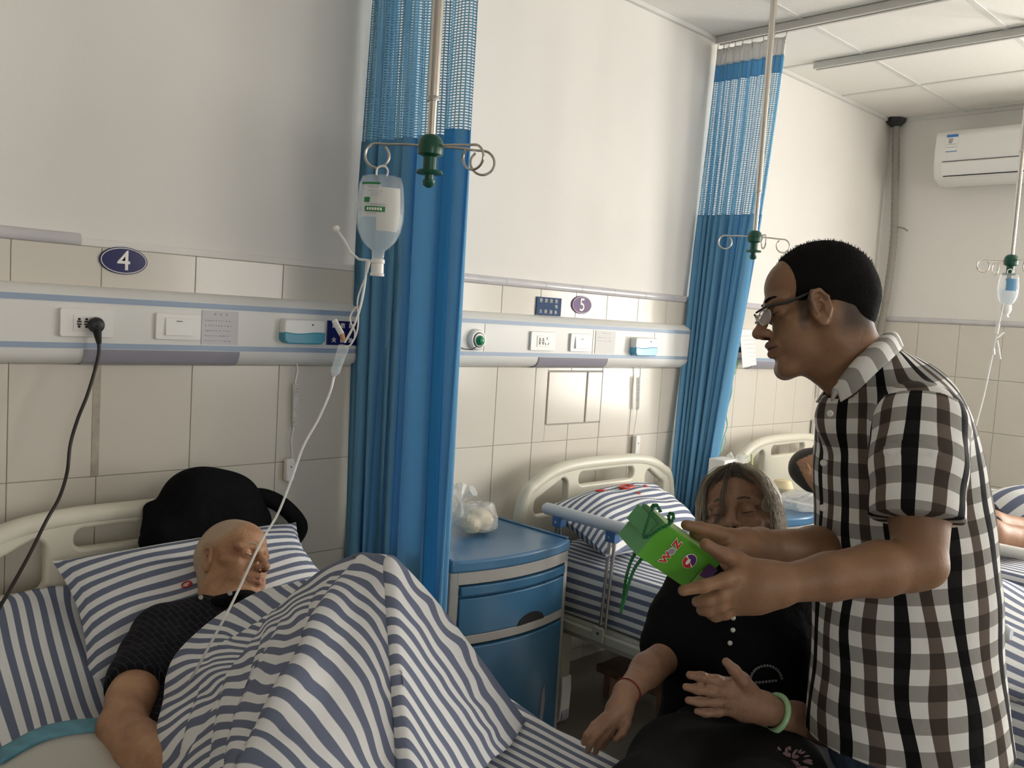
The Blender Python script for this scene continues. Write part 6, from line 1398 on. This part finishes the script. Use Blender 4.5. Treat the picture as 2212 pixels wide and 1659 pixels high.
# trousers / skirt
s = SDF(np.minimum.reduce([D(1200, 1900, 1.3), D(1500, 1900, 1.3), D(1780, 1900, 2.0)])*np.array((1, 1, 0))+np.array((-.1, -.1, .05)), np.maximum.reduce([D(1250, 1560, 1.5), D(1850, 1560, 2.3), D(1500, 1500, 2.2)])+np.array((.1, .1, .02)), .009)
s.ell(D(1610, 1610, 1.97), (.16, .20, .12), Rb, .04)
k1, k2 = D(1395, 1745, 1.50), D(1640, 1760, 1.50)
s.chain([D(1560, 1620, 1.92), D(1470, 1668, 1.70), k1], [.115, .092, .075], k=.05); s.chain([D(1690, 1640, 1.95), D(1665, 1700, 1.72), k2], [.115, .10, .078], k=.05)
s.ell(D(1560, 1690, 1.70), (.12, .15, .08), Rb, .05)
for kk in (k1, k2): s.chain([kk, np.array((kk[0]+.02, kk[1]+.02, .08))], [.075, .055], k=.03)
M['trouser'] = material('charcoal cloth', (.010, .010, .011), .9, spec=.2, noise=.3, nscale=15)
tr = sdf_obj('trousers', s, [M['trouser']], e_w, it=2)
M['floral'] = material('dusky pink embroidery', (.15, .09, .10), .7)
R_s = np.random.default_rng(9); b = MB()
for i in range(95):
    t = R_s.uniform(0, 2*PI); r_ = math.sqrt(R_s.uniform(0.02, 1)); x, y = 1690+62*r_*math.cos(t), 1645+30*r_*math.sin(t); a = t+R_s.normal()*.3; dpt = 1.60-(y-1640)/1000
    c_ = D(x, y, dpt); e1_ = camdir(math.cos(a), -math.sin(a)*.6, -.3*math.sin(a)); e2_ = camdir(math.sin(a), math.cos(a)*.6, 0)
    b.add([c_+e1_*.006*math.cos(q)+e2_*.0028*math.sin(q) for q in np.linspace(0, 2*PI, 8, endpoint=False)], [tuple(range(8))])
tag(b.build('embroidered_flowers', M['floral'], tr, smooth=False), kind='stuff')
for kk in (k1, k2):
    G = []; fd = np.array((-.55, -.83, 0)); sdv = np.array((.83, -.55, 0)); a0 = np.array((kk[0]+.02, kk[1]+.02, 0))
    for t in np.linspace(-1, 1, 12):
        wd = .040*math.sqrt(max(0, 1-abs(t)**3))+.002; hh = .07 if t < -.2 else .07-.03*(t+.2)/1.2
        G.append([a0+fd*(.04+t*.11)+sdv*wd*math.cos(q)+np.array((0, 0, max(.0, hh*.5+hh*.5*math.sin(q)))) for q in np.linspace(0, 2*PI, 14)])
    MB().grid(G).build('shoe', M['black'], e_w, angle=180)
# bangle and thread
def ring(c_, n, R0, r, name, m, sq=1):
    n = n/np.linalg.norm(n); a = np.cross(n, (0, 0, 1)); a /= np.linalg.norm(a); b_ = np.cross(n, a)
    return MB().tube([c_+a*R0*math.cos(t)+b_*R0*sq*math.sin(t) for t in np.linspace(0, 2*PI, 40, endpoint=False)], r, 12, closed=True).build(name, m, e_w, angle=180)
ring(D(1672, 1541, 1.725), D(1720, 1558, 1.77)-wl+camdir(.0, 0, -.035), .035, .0062, 'jade_bangle', M['jade'])
ring(D(1357, 1492, 1.737), D(1395, 1448, 1.80)-wr, .0265, .0013, 'thread_bracelet', M['redthread'])
st_o = empty('stool', D(1620, 1500, 2.0)*np.array((1, 1, 0)), 'small dark stool the woman in black is sitting on', 'stool'); sp = D(1620, 1600, 2.0); zt_ = D(1610, 1640, 1.97)[2]-.06
MB().lathe([(.001, 0), (.15, 0), (.155, .01), (.15, .03), (.001, .032)], (sp[0], sp[1], zt_-.035)).build('seat', M['black'], st_o)
for k in range(4):
    a = k*PI/2+.4; MB().cyl((sp[0]+.10*math.cos(a), sp[1]+.10*math.sin(a), zt_-.03), (sp[0]+.14*math.cos(a), sp[1]+.14*math.sin(a), 0), .012, 12).build('leg', M['steel'], st_o)

# ------------------------------------------------------------------ the old man in bed four
e_o = empty('person', D(440, 1420, 1.9), 'bald old man in a black patterned shirt lying in bed four under the quilt', 'person')
fw = camdir(.88, .27, -.40); up_ = camdir(-.06, .86, .50); Ro = frame(fw, up_); Ho = D(504, 1219, 2.12); sco = .885
lo = np.minimum.reduce([D(190, 1680, 1.4), D(190, 1680, 1.8), D(600, 1680, 1.45)])-.03; hi = np.maximum.reduce([D(640, 1110, 2.3), D(640, 1300, 2.3), D(400, 1110, 2.3)])+.03
s = SDF(lo, hi, .0030)
L = head_sdf(s, Ho, Ro, sco, nose=1.04, jaw=.95, brow=1.1, mw=1.25, ms=.82); Lo = L
s.chain([L(-.04, 0, -.05), D(480, 1310, 2.06), D(455, 1400, 2.0)], [.050, .050, .06], k=.03); s.cap(L(.03, 0, -.10), D(500, 1300, 2.02), .025, .03, k=.02)
s.chain([D(455, 1400, 2.0), D(340, 1395, 1.94), D(308, 1450, 1.84), D(286, 1508, 1.745), D(264, 1568, 1.66)], [.06, .046, .046, .045, .043], k=.02)
s.chain([D(264, 1572, 1.655), D(305, 1615, 1.60), D(360, 1652, 1.55), D(430, 1690, 1.50)], [.043, .0435, .038, .028], k=.012)
s.chain([D(430, 1690, 1.50), D(480, 1715, 1.47)], [.026, .02], k=.01)
hnd(s, [[P_(480, 1715, 1.47, .012), P_(510, 1725, 1.455, .009), P_(535, 1735, 1.45, .0075)], [P_(480, 1722, 1.475, .012), P_(508, 1738, 1.46, .009), P_(530, 1750, 1.455, .0075)], [P_(478, 1730, 1.48, .011), P_(503, 1748, 1.47, .0085), P_(522, 1762, 1.465, .007)], [P_(474, 1736, 1.485, .010), P_(496, 1756, 1.48, .008)], [P_(460, 1700, 1.46, .012), P_(485, 1698, 1.445, .0095), P_(508, 1700, 1.44, .008)]])
def mi_old(Cn):
    m = mi_head(Cn, Ho, Ro, sco); q = (Cn-Ho)@Ro/sco; h = (q[:, 2] > .028+.55*np.maximum(0, q[:, 0]-.02)+.35*np.maximum(0, q[:, 0])) & (q[:, 0] < .06); h |= (q[:, 0] < -.035) & (q[:, 2] > -.055); h &= np.linalg.norm(q, axis=1) < .17; m[h] = 3; return m
def stub_old(q):
    sm = lambda d, w: np.clip(.5-d/w, 0, 1)
    a = sm(-(q[:, 2]-.035-.65*np.maximum(0, q[:, 0])), .03)*sm(q[:, 0]-.055, .04); b = sm(q[:, 0]+.035, .03)*sm(-(q[:, 2]+.06), .03); return np.maximum(a, b)*.75
body = sdf_obj('body', s, [M['skin_old']], e_o, st=lambda V: face_mask(V, Ho, Ro, sco, stub=stub_old), it=2)
lashes(Lo, Ro, sco, e_o, M['crease'], droop=.2)
for y in (-1, 1):
    P = [Lo(.0945, y*.013, .029), Lo(.090, y*.026, .033), Lo(.079, y*.042, .029)]; MB().tube(spline(P, 5), [.001]+[.0016]*9+[.0008], 6).build('eyebrow', M['stub'], e_o)
s = SDF(np.minimum.reduce([D(190, 1680, 1.6), D(190, 1680, 1.9), D(600, 1700, 1.5)])-.06, np.maximum.reduce([D(640, 1230, 2.3), D(640, 1300, 2.3), D(300, 1230, 2.2)])+.05, .0052)
s.cap(D(358, 1374, 1.96), D(490, 1352, 2.05), .070, .078, k=.04); s.cap(D(490, 1352, 2.05), D(560, 1352, 2.10), .078, .060, k=.04)
s.chain([D(450, 1410, 1.99), D(440, 1500, 1.88), D(430, 1620, 1.74), D(440, 1730, 1.62)], [.095, .105, .11, .11], k=.05)
s.chain([D(350, 1380, 1.945), D(325, 1420, 1.885), D(302, 1468, 1.81), D(292, 1505, 1.76)], [.062, .060, .058, .058], k=.03)
s.cap(Lo(-.03, 0, -.06), D(490, 1295, 2.06), .052, .056, k=.012, sub=True)
V, F = s.mesh(); V = smooth_mesh(V, F, 2)
p = D(294, 1490, 1.775); n = D(286, 1508, 1.745)-D(306, 1440, 1.84); n /= np.linalg.norm(n); tq = (V-p)@n; m_ = (tq > 0) & (np.linalg.norm(V-p-n*.03, axis=1) < .085); V[m_] -= n*tq[m_][:, None]*.95
b = MB(); b.v.append(V); b.f = [tuple(f) for f in F.tolist()]; b.n = len(V); b.mi = [0]*len(F)
aa = D(350, 1380, 1.945)-D(292, 1505, 1.76); aa /= np.linalg.norm(aa); e1_ = camdir(1, 0, 0); e1_ -= aa*(e1_@aa); e1_ /= np.linalg.norm(e1_); b.at.append(np.stack([V@aa/.016, V@e1_/.016, V@np.cross(aa, e1_)/.016], 1))
sh = b.build('shirt', M['knit'], e_o, angle=180)
# collar band and buttons
top = [(425, 1300, 2.05), (455, 1293, 2.02), (490, 1285, 2.0), (520, 1278, 2.0), (545, 1280, 2.02), (560, 1292, 2.05)]; low = [(405, 1310, 2.03), (450, 1312, 1.985), (492, 1306, 1.965), (525, 1300, 1.965), (550, 1300, 1.99), (570, 1306, 2.04)]
G = surf([[D(*q) for q in top], [D((a[0]+c[0])/2, (a[1]+c[1])/2-2, (a[2]+c[2])/2-.014) for a, c in zip(top, low)], [D(*q) for q in low]], 4, 6); MB().grid(G).build('collar', M['blackcloth'], e_o, angle=180, solid=.004)
for x, y, d in ((497, 1281, 1.965), (434, 1290, 1.985)): MB().lathe([(.001, -.001), (.005, -.001), (.0055, .001), (.001, .0015)], D(x, y, d), -_f, 14).build('shirt_button', M['button'], sh)

# ------------------------------------------------------------------ the patient in bed six
e_p = empty('person', (4.2, -.7, .6), 'dark haired patient lying in bed six behind the standing man, bare legs showing', 'person')
Hp = D(1758, 1016, 4.32); Rp = frame(camdir(.75, .5, -.4), camdir(-.5, .45, .6)); scp = .95
s = SDF(np.array((3.78, -1.75, .52)), np.array((4.62, -.12, .98)), .0052)
L = head_sdf(s, Hp, Rp, scp)
tz = .70; s.chain([L(-.03, 0, -.05), (4.18, -.60, .68), (4.2, -.75, .69), (4.22, -1.0, .68)], [.055, .06, .12, .12], k=.05)
kp = A(2150, 1150, 2, .69)
l1 = [np.array((4.16, -1.05, .67)), A(2140, 1152, 2, .69), A(2200, 1166, 2, .66), A(2260, 1185, 2, .62)]; l2 = [np.array((4.30, -1.05, .67)), A(2140, 1132, 2, .70), A(2205, 1146, 2, .67), A(2260, 1158, 2, .63)]
s.chain(l1, [.075, .058, .052, .035], k=.02); s.chain(l2, [.075, .058, .052, .035], k=.02)
s.chain([(4.02, -.72, .70), (3.93, -.85, .66), (3.90, -1.02, .64)], [.05, .042, .035], k=.03)
body = sdf_obj('body', s, [M['skin_dark']], e_p, st=lambda V: face_mask(V, Hp, Rp, scp, stub=lambda q: ((q[:, 2] > .055) | (q[:, 0] < -.045))*(np.linalg.norm(q, axis=1) < .15)*1.), it=1)
s = SDF(np.array((3.78, -1.6, .52)), np.array((4.64, -.45, .95)), .010); s.chain([(4.1, -.64, .68), (4.3, -.64, .68)], [.09, .09], k=.03); s.chain([(4.2, -.70, .68), (4.2, -1.0, .67)], [.15, .14], k=.05)
sdf_obj('shirt', s, [M['paper']], e_p)
s = SDF(np.array((3.78, -1.7, .50)), np.array((4.64, -.85, .95)), .010); s.chain([(4.2, -1.0, .66), (4.2, -1.08, .66)], [.135, .12], k=.04); s.cap(l1[0], l1[1]*.85+l1[0]*.15, .088, .075, k=.03); s.cap(l2[0], l2[1]*.85+l2[0]*.15, .088, .075, k=.03)
sdf_obj('shorts', s, [M['blackcloth']], e_p)
# bedding on beds five and six
def heap(rows, name, label, cat, nst, seed, amp=.012, along=1, ang=.6):
    rows = np.array(rows, float); zb = rows[..., 2].min()-.012; f = rows[:1].copy(); f[..., 2] = zb; f[..., 1] += .02; l = rows[-1:].copy(); l[..., 2] = zb; l[..., 1] -= .02; rows = np.concatenate([f, rows, l])
    f = rows[:, :1].copy(); f[..., 2] = zb; l = rows[:, -1:].copy(); l[..., 2] = zb; rows = np.concatenate([f, rows, l], 1)
    G = rip(surf(rows, 9, 9), amp, seed, 9); st = np.zeros(G.shape); i, j = np.meshgrid(np.linspace(0, 1, G.shape[0]), np.linspace(0, 1, G.shape[1]), indexing='ij')
    st[..., 0] = (i*math.cos(ang)+j*math.sin(ang))*nst+.5*np.sin(i*5+seed)*np.sin(j*4); o = MB().grid(G, st).build(name, M['stripe'], angle=180, solid=.012); tag(o, label, cat); return o
heap([[(2.42, -1.30, .61), (2.62, -1.26, .63), (2.85, -1.24, .63), (3.08, -1.28, .61)], [(2.38, -1.42, .655), (2.60, -1.36, .70), (2.86, -1.36, .71), (3.13, -1.38, .66)], [(2.36, -1.58, .64), (2.60, -1.52, .69), (2.88, -1.52, .73), (3.15, -1.52, .66)], [(2.34, -1.76, .635), (2.6, -1.72, .68), (2.9, -1.70, .69), (3.15, -1.68, .65)], [(2.36, -1.98, .62), (2.6, -1.96, .65), (2.9, -1.96, .65), (3.14, -1.96, .62)]],
     'quilt', 'crumpled striped quilt at the foot of bed five, behind the standing man', 'quilt', 24, 4, .016, ang=1.42)
heap([[(4.66, -1.0, .60), (4.66, -1.25, .62), (4.66, -1.5, .62), (4.66, -1.78, .60)], [(4.58, -.98, .66), (4.56, -1.22, .80), (4.56, -1.48, .76), (4.58, -1.8, .66)], [(4.46, -.98, .68), (4.44, -1.2, .79), (4.44, -1.45, .73), (4.46, -1.8, .70)], [(4.36, -1.0, .64), (4.34, -1.2, .68), (4.34, -1.45, .70), (4.36, -1.8, .67)], [(4.33, -1.02, .58), (4.28, -1.22, .60), (4.28, -1.45, .60), (4.32, -1.8, .58)]],
     'quilt', 'striped quilt pushed aside on bed six beside the bare legs', 'quilt', 13, 6, .014, ang=.9)
